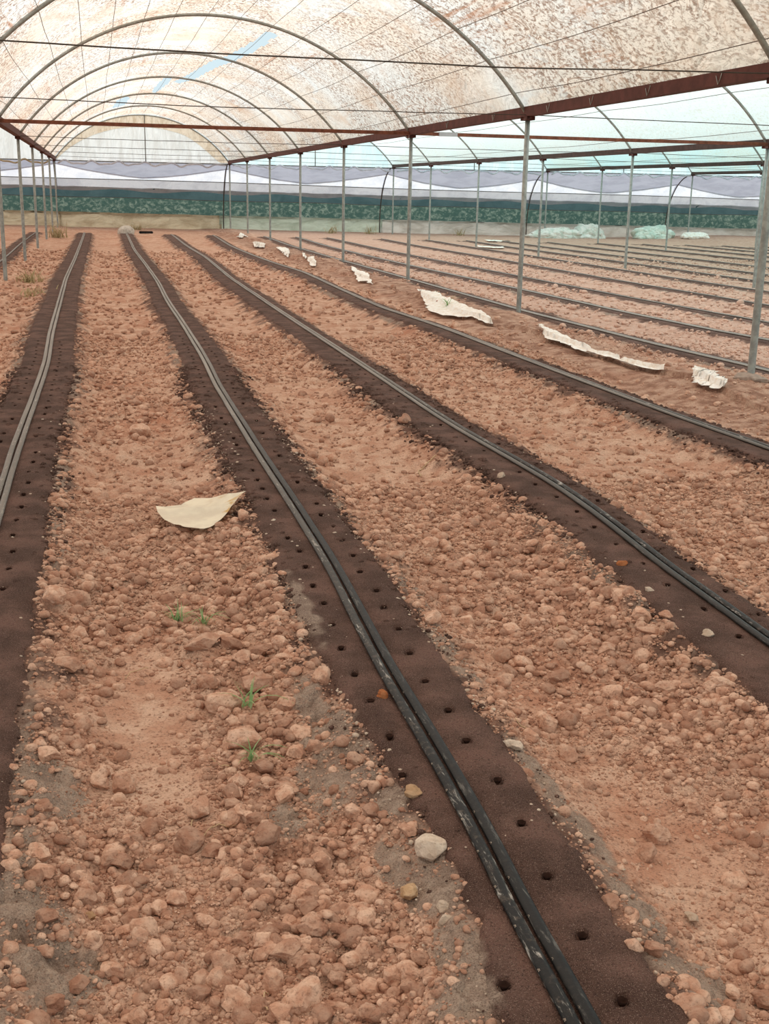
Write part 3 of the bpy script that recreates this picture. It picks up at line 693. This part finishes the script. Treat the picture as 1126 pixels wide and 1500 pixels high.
# ------------------------------------------------------------------ roof film
holes = [[(1.19, 23.23), (1.34, 23.22), (1.33, 26.22), (1.17, 28.54), (.94, 31.17), (.74, 34.83), (.48, 37.37), (.31, 36.89), (.56, 33.69), (.74, 30.16), (1.03, 27.59), (1.15, 24.82)],
 [(-.03, 35.97), (.15, 35.17), (.17, 37.83), (-.04, 41.42), (-.14, 40.97)], [(-.96, 41.98), (-.77, 43.45), (-.91, 47.1), (-1.32, 47.28), (-1.21, 43.61)]]
def inpoly(x, y, P):
    r = np.zeros(x.shape, bool); n = len(P)
    for i in range(n):
        x1, y1 = P[i]; x2, y2 = P[(i+1) % n]
        if y1 == y2: continue
        r ^= ((y1 > y) != (y2 > y)) & (x < (x2-x1)*(y-y1)/(y2-y1)+x1)
    return r
film_lab = {-1: 'stained film roof of the left side bay', 0: 'mud-stained cream film roof of the main bay', 1: 'bright clear film roof right of the main bay', 2: 'pale aqua film roof of the third bay', 3: 'pale aqua film roof of the fourth bay', 4: 'pale aqua film roof of the farthest bay'}
for b in range(-1, 5):
    nu, nv = (181, 620) if b == 0 else (61, 180)
    a = np.linspace(-AMAX, AMAX, nu); v = np.linspace(YB, YEND, nv); A_, V_ = np.meshgrid(a, v)
    u = A_*RA
    sag = .05*np.abs(np.sin((V_-Y0)/ST*math.pi))*np.cos(A_/AMAX*math.pi/2) if True else 0
    rad = RA + .012 - sag*0 + .05*fbm(u*1.2, V_*.9, 301+b, 4)*np.clip(np.abs(np.sin((V_-Y0)/ST*math.pi))*2, 0, 1)*np.cos(A_/AMAX*math.pi/2) + .02*np.abs(np.sin((V_-Y0)/ST*math.pi))
    x_, z_ = rowx(b)+W/2 + rad*np.sin(A_), ZC + rad*np.cos(A_)
    F = grid_faces(nv, nu)
    if b == 0:
        wu = u + .05*fbm(u*4, V_*1.2, 311, 3); wv = V_ + .5*fbm(u*4, V_*1.2, 312, 3); kill = np.zeros(u.shape, bool)
        for P in holes: kill |= inpoly(wu, wv, P)
        kc = kill.ravel()[F].sum(1) >= 2; F = F[~kc]
    o = mobj('ceiling' , np.stack([x_, V_, z_], -1).reshape(-1, 3), F, M['filmA' if b <= 0 else 'filmB' if b == 1 else 'filmC'], None, True, dict(uvw=np.stack([u+b*20, V_, 0*u], -1).reshape(-1, 3)))
    tag(o, film_lab[b], None, None, 'structure')

# ------------------------------------------------------------------ gables over the end wall
for b in range(-1, 5):
    xc = rowx(b)+W/2; e = empty('gable_panel', (xc, YEND, H), {-1: 'stained half-round gable film at the far end of the left side bay', 0: 'grey-white half-round gable film with brown edges at the end of the main bay', 1: 'pale cyan gable film at the end of the clear bay', 2: 'pale cyan gable film at the end of the third bay', 3: 'pale cyan gable film at the end of the fourth bay', 4: 'pale cyan gable film at the end of the farthest bay'}[b], 'gable', 'gables above the end wall')
    nx, nz = 64, 14; xs = np.linspace(-W/2, W/2, nx); top = np.sqrt(RA**2-xs**2)+ZC-H
    edge_ = .30 if b == 0 else .05
    def panel(name, lo_, hi_, mat, dy):
        V = []
        for j in range(nz):
            t = j/(nz-1); zz = lo_ + (hi_-lo_)*t
            for i in range(nx): V.append((xs[i], dy + .03*math.sin(xs[i]*9+zz[i]*2) + .02*math.sin(xs[i]*23), zz[i]))
        return mobj(name, V, grid_faces(nz, nx), mat, e)
    if b == 0:
        inner = np.maximum(top*.80 - .12 - .30*sstep(1.6, 3.3, xs), .03) - .0
        inner = np.minimum(inner, top)
        panel('film', np.zeros(nx), inner, M['gableA'], .05); panel('brown_edge', inner, top, M['gableE'], .06)
    else: panel('film', np.zeros(nx), top, M['gableA' if b < 0 else 'gableB'], .05)
    V, F = tube(np.array([(.1, -.02, -.02), (.1, -.02, 1.0), (.1, -.02, SAG+.06)]), .02, 8, (0, 1, 0)); mobj('gable_stud', V, F, M['galvd'], e)
    # rolled, scalloped film edge along the bottom of the gable
    x_ = np.linspace(-W/2+.15, W/2-.15, 90); z_ = -.02 - .13*np.abs(np.sin(x_*2.9+b))**1.5 + .03*np.sin(x_*11)
    V, F = sweep(np.stack([x_, np.full_like(x_, -.10)+.03*np.sin(x_*17), z_], 1), circ(.045, 8, .8)*np.array([1, 1])); mobj('rolled_edge', V, F, M['curtain' if b != -1 else 'tarp'], e)['label'] = 'scalloped rolled plastic edge'
    V, F = tube(np.array([(-W/2, -.02, -.02), (0, -.02, -.02), (W/2, -.02, -.02)]), .022, 8); mobj('gable_rail', V, F, M['galvd'], e)

# ------------------------------------------------------------------ end wall of layered plastic and net
XL, XR = -9.2, 35.5
def wallpt(x, hgt, inset=0.):
    g = G(x, np.full_like(x, 55.)); zz = g + hgt; q = np.clip(zz, 0, 2.6)/2.6
    y_ = YEND + .1 + 2.45*np.sqrt(np.clip(1-q**2, 0, 1)) - inset
    return y_, zz
def sheet(name, x, lo_, hi_, mat, inset, nz=14, wob=.05, seed=0, parent=None):
    V = []
    for j in range(nz):
        t = j/(nz-1); hh = lo_ + (hi_-lo_)*t; y_, zz = wallpt(x, hh, inset)
        y_ = y_ + wob*(fbm(x*1.5, hh*2.5, 400+seed, 4))*1.5
        V.append(np.stack([x, y_, zz], 1))
    return mobj(name, np.concatenate(V), grid_faces(nz, len(x)), mat, parent)
xw = np.linspace(XL, XR, 560)
tpost = np.abs(((xw - X1)/W + .5) % 1 - .5)*2     # 0 at a post, 1 mid-bay
gw = G(xw, np.full_like(xw, 55.))
topc = (1.98-(-.2)) + gw*0 - .06 + .50*(1-tpost)**1.35 + .05*fbm(xw*.8, xw*0, 501, 3)
o = sheet('wall_back', xw, topc-.03, 2.62-gw, M['net'], 0., 12, .0); tag(o, 'grey netting end wall above the curtains', None, None, 'structure')
rail_h = 2.00 + .02*np.sin(xw*.3)
for b in range(-1, 5):
    m_ = (xw >= rowx(b)-.09-.03) & (xw <= rowx(b+1)+.05)
    x_ = xw[m_]
    o = sheet('plastic_curtain', x_, rail_h[m_], np.maximum(np.minimum(topc[m_], 2.56-gw[m_]), rail_h[m_]+.04), M['curtain'], .05, 10, .05, 1+b)
    tag(o, 'white sagging plastic curtain on the end wall of the %s' % bayname[b], 'curtain', 'white plastic curtains on the end wall', 'thing')
    lo_ = 1.52 + .10*fbm(x_*.5, x_*0, 511, 3) + .05*np.sin(x_*1.7) 
    o = sheet('plastic_flap', x_, lo_, rail_h[m_], M['curtaing'], .05, 8, .05, 11+b)
    tag(o, 'grey plastic flap under the curtain rail, end wall of the %s' % bayname[b], 'curtain', 'grey plastic flaps on the end wall', 'thing')
y_, z_ = wallpt(xw, rail_h, .14); V, F = tube(np.stack([xw, y_, z_], 1)[::8], .02, 6); o = mobj('curtain_rail', V, F, M['galvd']); tag(o, 'long dark rail along the white curtains of the end wall', 'rail', None, 'thing')
e = empty('shade_net', (0, 0, 0), 'dark green shade net stretched along the end wall above the plastic skirt', 'shade net')
sheet('upper_net', xw, np.full_like(xw, 1.22), np.full_like(xw, 1.68), M['teal'], .025, 6, .02, 21, e)['label'] = 'dark teal upper strip'
sheet('lower_net', xw, np.full_like(xw, .50), np.full_like(xw, 1.23), M['green'], .02, 8, .02, 22, e)
for hh, lab in ((1.22, 'upper dark rope along the green shade net'), (.53, 'lower dark rope at the foot of the green shade net')):
    y_, z_ = wallpt(xw, np.full_like(xw, hh) + .02*np.sin(xw*.8), .05); V, F = tube(np.stack([xw, y_, z_], 1)[::6], .014, 5); o = mobj('net_rope', V, F, M['black' if hh < 1 else 'galvd']); tag(o, lab, 'rope', None, 'thing')
for xa, xb, mat, lab, cut in ((XL, -1.5, 'tarp', 'beige plastic skirt at the left end of the end wall foot', 0), (-1.6, 5.6, 'tarp', 'beige plastic skirt along the foot of the end wall of the main bay', 1), (5.5, 13.2, 'tarpg', 'pale green plastic skirt at the foot of the end wall right of the centre posts', 2), (13.1, 24.2, 'tarpp', 'whitish plastic skirt at the foot of the end wall behind the mint heaps', 3), (24.1, XR, 'tarpp', 'whitish plastic skirt at the far right foot of the end wall', 4)):
    x_ = np.linspace(xa, xb, int((xb-xa)*16)); hi_ = .56 + .05*fbm(x_*.9, x_*0, 531, 3)
    o = sheet('plastic_skirt', x_, np.full_like(x_, -.12), hi_, M[mat], .10, 14, .16, 31+cut); tag(o, lab, 'plastic skirt', 'plastic skirts at the foot of the end wall', 'thing')
for r_ in range(0, 5):
    x = rowx(r_); hg = np.linspace(-.1, 2.5, 24) - 0; xx = np.full(24, x - .06)
    g = G(xx, np.full(24, 55.)); zz = np.linspace(-.35, 2.55, 24); q = np.clip(zz, 0, 2.6)/2.6
    y_ = YEND + 2.45*np.sqrt(np.clip(1-q**2, 0, 1)) - .09
    V, F = tube(np.stack([xx, y_, zz], 1), .026, 8, (1, 0, 0)); o = mobj('bent_pipe', V, F, M['wire'])
    tag(o, 'dark bowed pipe at the far end of the %s' % rowname[r_], 'pipe', 'bowed pipes at the end wall', 'thing')

# shrubs outside, seen through the net
def shrub(seed, h):
    r = np.random.default_rng(seed); V, F = [], []
    for i in range(420):
        th = r.uniform(0, 6.28); ph = math.acos(r.uniform(-.2, 1)); rr_ = r.uniform(.55, 1)
        c = np.array([rr_*math.sin(ph)*math.cos(th)*h*.75, rr_*math.sin(ph)*math.sin(th)*h*.6, h*.42 + rr_*math.cos(ph)*h*.55])
        u_ = r.normal(size=3); u_ /= np.linalg.norm(u_); w_ = np.cross(u_, r.normal(size=3)); w_ /= np.linalg.norm(w_); L = r.uniform(.07, .16)*h
        k = len(V); V += [c-u_*L, c+w_*L*.35, c+u_*L, c-w_*L*.35]; F.append((k, k+1, k+2, k+3))
    return np.array(V), F
for i in range(26):
    x = -8 + i*1.65 + random.uniform(-.4, .4); key = ('shrub', i % 4)
    if key not in PROT:
        V, F = shrub(900+i, 1.25); PROT[key] = mesh_data('shrub', V, F, M['leaf'], False)
    o = bpy.data.objects.new('shrub', PROT[key]); link(o); y = YEND + random.uniform(4.4, 6)
    o.location = (x, y, float(G(np.array([x]), np.array([55.]))[0])-.35); o.rotation_euler = (0, 0, random.uniform(0, 6)); s = random.uniform(.8, 1.25); o.scale = (s*1.2, s, s)
    tag(o, 'dim leafy shrub growing outside behind the green shade net', 'shrub', 'shrubs behind the green net', 'thing')

# ------------------------------------------------------------------ litter and small things
def strip_sheet(name, U, L, mat, label, group, seed, lift=.05):
    U, L = np.array(U, float), np.array(L, float)
    def rs_(P, n):
        s = np.concatenate([[0], np.cumsum(np.linalg.norm(np.diff(P, axis=0), axis=1))]); t = np.linspace(0, s[-1], n)
        return np.stack([np.interp(t, s, P[:, i]) for i in (0, 1)], 1)
    n, m = 60, 14; A, B = rs_(U, n), rs_(L, n); V = []
    A = A + .04*np.stack([fbm(np.arange(n)*.5, np.zeros(n), seed, 3), fbm(np.arange(n)*.5, np.ones(n)*9, seed, 3)], 1)*2
    B = B + .05*np.stack([fbm(np.arange(n)*.5, np.zeros(n)+3, seed, 3), fbm(np.arange(n)*.5, np.ones(n)*7, seed, 3)], 1)*2
    for j in range(m):
        t = j/(m-1); P = A*(1-t)+B*t
        z = base_h(P[:, 0], P[:, 1])[0] + lift + .05*np.abs(fbm(P[:, 0]*6, P[:, 1]*6, seed, 3)) + .03*fbm(P[:, 0]*20, P[:, 1]*14, seed+1, 2)
        V.append(np.stack([P[:, 0], P[:, 1], z], 1))
    o = mobj(name, np.concatenate(V), grid_faces(m, n), M[mat]); return tag(o, label, 'plastic scrap', group, 'thing')
SC = [([(5.42, 14.3), (5.35, 13.69), (5.21, 12.53), (5.21, 11.86), (5.23, 11.26), (5.28, 10.75), (5.28, 10.42)], [(5.32, 13.99), (4.95, 12.72), (5.04, 12.28), (5.02, 11.7), (5.03, 11.01), (5.1, 10.62), (5.23, 10.33)], 'longest torn white film strip on the soil before the second centre post'),
 ([(5.36, 20.08), (5.28, 18.81), (5.14, 17.34), (5.16, 16.28), (5.07, 14.97)], [(5.17, 19.21), (4.66, 16.77), (4.8, 16.26), (4.95, 15.59), (4.94, 14.63)], 'torn white film strip between the second and third centre posts'),
 ([(5.48, 26.4), (5.43, 25.21), (5.18, 23.18), (4.88, 21.34)], [(5.32, 25.41), (4.81, 22.38), (4.88, 21.95), (4.84, 21.27)], 'white film piece just left of the third centre post'),
 ([(5.34, 31.97), (5.12, 29.61), (5.01, 27.93)], [(5.15, 30.56), (4.81, 27.67), (4.86, 27.18)], 'small white film piece between the fourth and fifth centre posts'),
 ([(5.3, 35.4), (5.32, 34.2), (4.98, 31.86)], [(4.99, 34.31), (4.94, 32.93), (4.78, 30.78)], 'white film fragment left of the fifth centre post'),
 ([(5.02, 39.94), (5.07, 38.65), (5.13, 37.68)], [(4.71, 37.04), (4.78, 36.28), (4.88, 35.96)], 'white film fragment left of the sixth centre post'),
 ([(5.4, 46.5), (5.5, 45.17), (5.18, 43.86)], [(5.05, 45.0), (4.98, 43.5), (5.07, 43.17)], 'farthest white film fragment near the end wall'),
 ([(5.42, 10.05), (5.46, 9.85), (5.38, 9.6), (5.36, 9.37)], [(5.28, 9.9), (5.14, 9.5), (5.18, 9.3), (5.30, 9.26)], 'crumpled white film scrap left of the closest post')]
for i, (U, L, lab) in enumerate(SC): strip_sheet('film_scrap', U, L, 'scrap', lab, 'white film scraps along the centre posts', 600+i)
PP = np.array([(.24, 6.09), (.29, 6.06), (.37, 6.08), (.45, 6.23), (.54, 6.18), (.62, 6.07), (.70, 5.95), (.61, 5.84), (.54, 5.71), (.45, 5.61), (.35, 5.65), (.27, 5.8), (.24, 5.93)])
c0 = PP.mean(0); n = 104; t = np.linspace(0, 13, n, endpoint=False); PPc = np.vstack([PP, PP[:1]]); B = np.stack([np.interp(t, np.arange(14), PPc[:, i]) for i in (0, 1)], 1)
V = [np.array([[c0[0], c0[1], 0]])]
for j in range(1, 13):
    V.append(np.concatenate([c0 + (B-c0)*(j/12), np.zeros((n, 1))], 1))
V = np.concatenate(V); rad = np.concatenate([[0]] + [np.full(n, j/12) for j in range(1, 13)])
fold = np.abs((V[:, 1]-5.93) - .45*(V[:, 0]-.47)*-.3)
V[:, 2] = base_h(V[:, 0], V[:, 1])[0] + .062 + .035*np.exp(-(fold/.05)**2)*(1-rad*.6) + .03*rad**4*(fbm(V[:, 0]*9, V[:, 1]*9, 650, 2)+.2)
F = [(0, 1+i, 1+(i+1) % n) for i in range(n)] + [(1+(j-1)*n+i, 1+j*n+i, 1+j*n+(i+1) % n, 1+(j-1)*n+(i+1) % n) for j in range(1, 12) for i in range(n)]
o = mobj('plastic_sheet', V, F, M['paper']); tag(o, 'cream leaf-shaped torn plastic sheet lying on the foreground path', 'plastic sheet', None, 'thing')

def blades(n, h, spread, seed, w=.0022, curl=.6):
    r = np.random.default_rng(seed); V, F = [], []
    for i in range(n):
        az = r.uniform(0, 6.28); L = h*r.uniform(.55, 1.1); lean = r.uniform(.4, 1.4); d = np.array([math.cos(az), math.sin(az)]); s = np.array([-d[1], d[0]])
        p0 = r.normal(size=2)*spread; k = len(V); m = 7
        for j in range(m):
            t = j/(m-1); a = lean*(.3+curl*t*1.3); p = p0 + d*L*t*math.sin(a); z = max(L*t*math.cos(a), -.002); ww = w*(1-t**2*.9)
            V += [(p[0]-s[0]*ww, p[1]-s[1]*ww, z), (p[0]+s[0]*ww, p[1]+s[1]*ww, z+.0006)]
        F += [(k+2*j, k+2*j+1, k+2*j+3, k+2*j+2) for j in range(m-1)]
    return np.array(V), F
for i, (x, y, n, h, lab) in enumerate([(.24, 4.43, 14, .075, 'thin green grass tuft left of the upper pair in the clods'), (.34, 4.37, 10, .09, 'thin green grass tuft right of the upper pair in the clods'), (.41, 3.52, 9, .10, 'bright green grass tuft beside the wide clods'), (.385, 3.20, 9, .085, 'lowest green grass tuft below the flat-topped clod'), (3.95, 15.7, 12, .2, 'small green weed at the white film strip')]):
    if i == 4: x, y = 5.0, 16.9
    V, F = blades(n+3, h*1.35, .009, 700+i, .0030 if i < 4 else .006); o = mobj('grass_tuft', V, F, M['grass']); o.location = (x, y, float(hz([x], [y])[0])-.003); tag(o, lab, 'grass', 'green grass tufts in the soil', 'thing')
for i, (x, y, n, h, lab) in enumerate([(-1.3, 42.6, 70, .7, 'tall dry weed clump at the feet of the far left posts'), (-1.15, 22.3, 60, .3, 'low dry weeds beside the nearest left post'), (-.95, 19.5, 50, .2, 'flattened dry weeds left of the left bed'), (1.7, 53.5, 45, .35, 'dry weeds at the foot of the end wall behind the sack'), (10.2, 53.2, 40, .6, 'dry weeds growing against the pale green skirt'), (12.0, 53.3, 36, .5, 'dry weeds at the end wall right of the pale green skirt'), (16.3, 53.6, 36, .5, 'dry weeds at the whitish skirt left of the mint heaps')]):
    V, F = blades(n, h, .13, 720+i, .012); o = mobj('dry_weed', V, F, M['weed']); o.location = (x, y, float(base_h(np.array([x]), np.array([y]))[0][0])); tag(o, lab, 'weeds', 'dry weeds', 'thing')
for i, (x, y, L, az, lab) in enumerate([(.07, 3.95, .09, .4, 'curved dry rootlet left of the clod heap'), (-.13, 4.1, .09, 2.4, 'dry rootlet at the left by the dark bed'), (.24, 2.80, .13, .5, 'pale dry rootlet running right of the flat pinkish clod'), (.19, 2.85, .05, 1.8, 'short upright dry rootlet above the flat pinkish clod'), (.29, 3.22, .06, 2.6, 'thin dry rootlet left of the lowest grass tuft'), (.29, 2.12, .07, 1.1, 'straw stalk left of the largest clod'), (1.25, 3.2, .08, 2.2, 'straw stalk on the red path right of the foreground bed'), (1.95, 6.9, .25, .8, 'dry forked twig at the foot of the right bed'), (1.7, 4.05, .06, 1.0, 'pale straw bit on the middle path')]):
    t = np.linspace(0, 1, 14); P = np.stack([x + L*(t-.5)*math.cos(az) + .25*L*np.sin(t*3.1)*-math.sin(az), y + L*(t-.5)*math.sin(az)*1.6 + .25*L*np.sin(t*3.1)*math.cos(az), hz(x+0*t, y+0*t) + .006 + .012*np.sin(t*5+i)**2], 1)
    P[:, 2] = hz(P[:, 0], P[:, 1]) + .006 + .006*np.sin(t*5+i)**2
    V, F = tube(P, .0016 if L < .2 else .004, 6); o = mobj('dry_root', V, F, M['straw']); tag(o, lab, 'root', 'dry rootlets and stalks', 'thing')
# sack at the end of the foreground bed
V, F = ico(4); V = V*np.array([.30, .26, .24]); q = fbm(V[:, 0]*9+5, V[:, 1]*9+V[:, 2]*6, 801, 4); V = V*(1+.35*q)[:, None]; V[:, 2] = np.maximum(V[:, 2], -.12)
o = mobj('sack', V, F, M['sack']); o.location = (1.06, 45.9, float(base_h(np.array([1.06]), np.array([45.9]))[0][0])+.14); tag(o, 'small pale sack lying at the far end of the foreground bed', 'sack', None, 'thing')
V, F = boxbev(.55, .12, .09, .03); o = mobj('rubber_pipe_end', V, F, M['black']); o.location = (1.9, 48.9, float(base_h(np.array([1.9]), np.array([48.9]))[0][0])+.05); tag(o, 'short black pipe piece on the soil right of the sack', 'pipe', None, 'thing')
# heaps of folded plastic at the far wall
for i, (x, y, sx, sy, sz, mat, lab) in enumerate([(20.9, 53.4, 1.35, .5, .42, 'heapg', 'wide mint green heap of folded plastic by the third row of posts'), (22.95, 54.2, .85, .5, .60, 'heapg', 'taller bundled mint plastic heap right of the wide heap'), (26.2, 54.0, 1.05, .5, .52, 'heapm', 'aqua green plastic heap at the foot of the end wall'), (27.9, 53.0, .75, .5, .22, 'scrap', 'low whitish plastic heap beside the far right post')]):
    V, F = ico(5); V = V*np.array([sx, sy, sz])
    q = np.abs(fbm(V[:, 0]*2.2/ sx**.3+i*7, V[:, 2]*3.2+V[:, 1]*2, 820+i, 4)); V = V*(1+.9*q-.12)[:, None]; V[:, 2] = np.maximum(V[:, 2], -.1)
    o = mobj('plastic_heap', V, F, M[mat]); o.location = (x, y, float(base_h(np.array([x]), np.array([y]))[0][0])+.09); tag(o, lab, 'plastic heap', 'heaps of folded plastic', 'thing')
o = strip_sheet('film_scrap', [(13.0, 40.6), (13.3, 40.3), (13.7, 39.9)], [(12.8, 39.8), (13.1, 39.4), (13.6, 39.3)], 'scrap', 'small whitish plastic scrap on the soil near the second post row', 'far film scraps', 640)
o = strip_sheet('film_scrap', [(15.4, 47.2), (15.7, 46.8), (16.1, 46.4)], [(15.2, 46.0), (15.6, 45.8), (16.0, 45.6)], 'scrap', 'tiny white plastic scrap before the whitish skirt', 'far film scraps', 641)

# ------------------------------------------------------------------ light
w = bpy.data.worlds.new('World'); S.world = w; w.use_nodes = True; nt = w.node_tree; nt.nodes.clear()
tc = nt.nodes.new('ShaderNodeTexCoord'); sx = nt.nodes.new('ShaderNodeSeparateXYZ'); rp = nt.nodes.new('ShaderNodeValToRGB'); bg = nt.nodes.new('ShaderNodeBackground'); ow = nt.nodes.new('ShaderNodeOutputWorld')
nt.links.new(tc.outputs['Generated'], sx.inputs[0]); nt.links.new(sx.outputs['Z'], rp.inputs[0]); nt.links.new(rp.outputs[0], bg.inputs[0]); nt.links.new(bg.outputs[0], ow.inputs[0])
el = rp.color_ramp.elements; el[0].position = 0; el[0].color = (.70, .86, .93, 1); el[1].position = 1; el[1].color = (.76, .78, .78, 1)
e_ = el.new(.25); e_.color = (.70, .86, .92, 1)
bg.inputs[1].default_value = 1.0
sun = bpy.data.lights.new('Sun', 'SUN'); sun.energy = 4.5; sun.angle = math.radians(50); sun.color = (1, .97, .92)
so = bpy.data.objects.new('Sun', sun); COL.objects.link(so); so.rotation_euler = Vector((.25, -.55, -.80)).to_track_quat('-Z', 'Y').to_euler()

# ------------------------------------------------------------------ camera
f_px, pt, yw, rl = 1726.1555, .2662, .2377, .0192
cyw, syw, cp, sp = math.cos(yw), math.sin(yw), math.cos(pt), math.sin(pt)
fw = Vector((syw*cp, cyw*cp, -sp)); rt = Vector((cyw, -syw, 0)); up = rt.cross(fw)
a_ = math.cos(rl)*rt + math.sin(rl)*up; b_ = -math.sin(rl)*rt + math.cos(rl)*up
cam = bpy.data.cameras.new('Camera'); cam.sensor_fit = 'VERTICAL'; cam.sensor_height = 24; cam.lens = 24*f_px/1500; cam.clip_start = .05; cam.clip_end = 500
co = bpy.data.objects.new('Camera', cam); COL.objects.link(co)
co.matrix_world = Matrix(((a_.x, b_.x, -fw.x, 0), (a_.y, b_.y, -fw.y, 0), (a_.z, b_.z, -fw.z, CAMZ), (0, 0, 0, 1)))
S.camera = co
S.view_settings.view_transform = 'Standard'; S.view_settings.look = 'None'; S.view_settings.exposure = 0.0
S.cycles.max_bounces = 10; S.cycles.transparent_max_bounces = 16
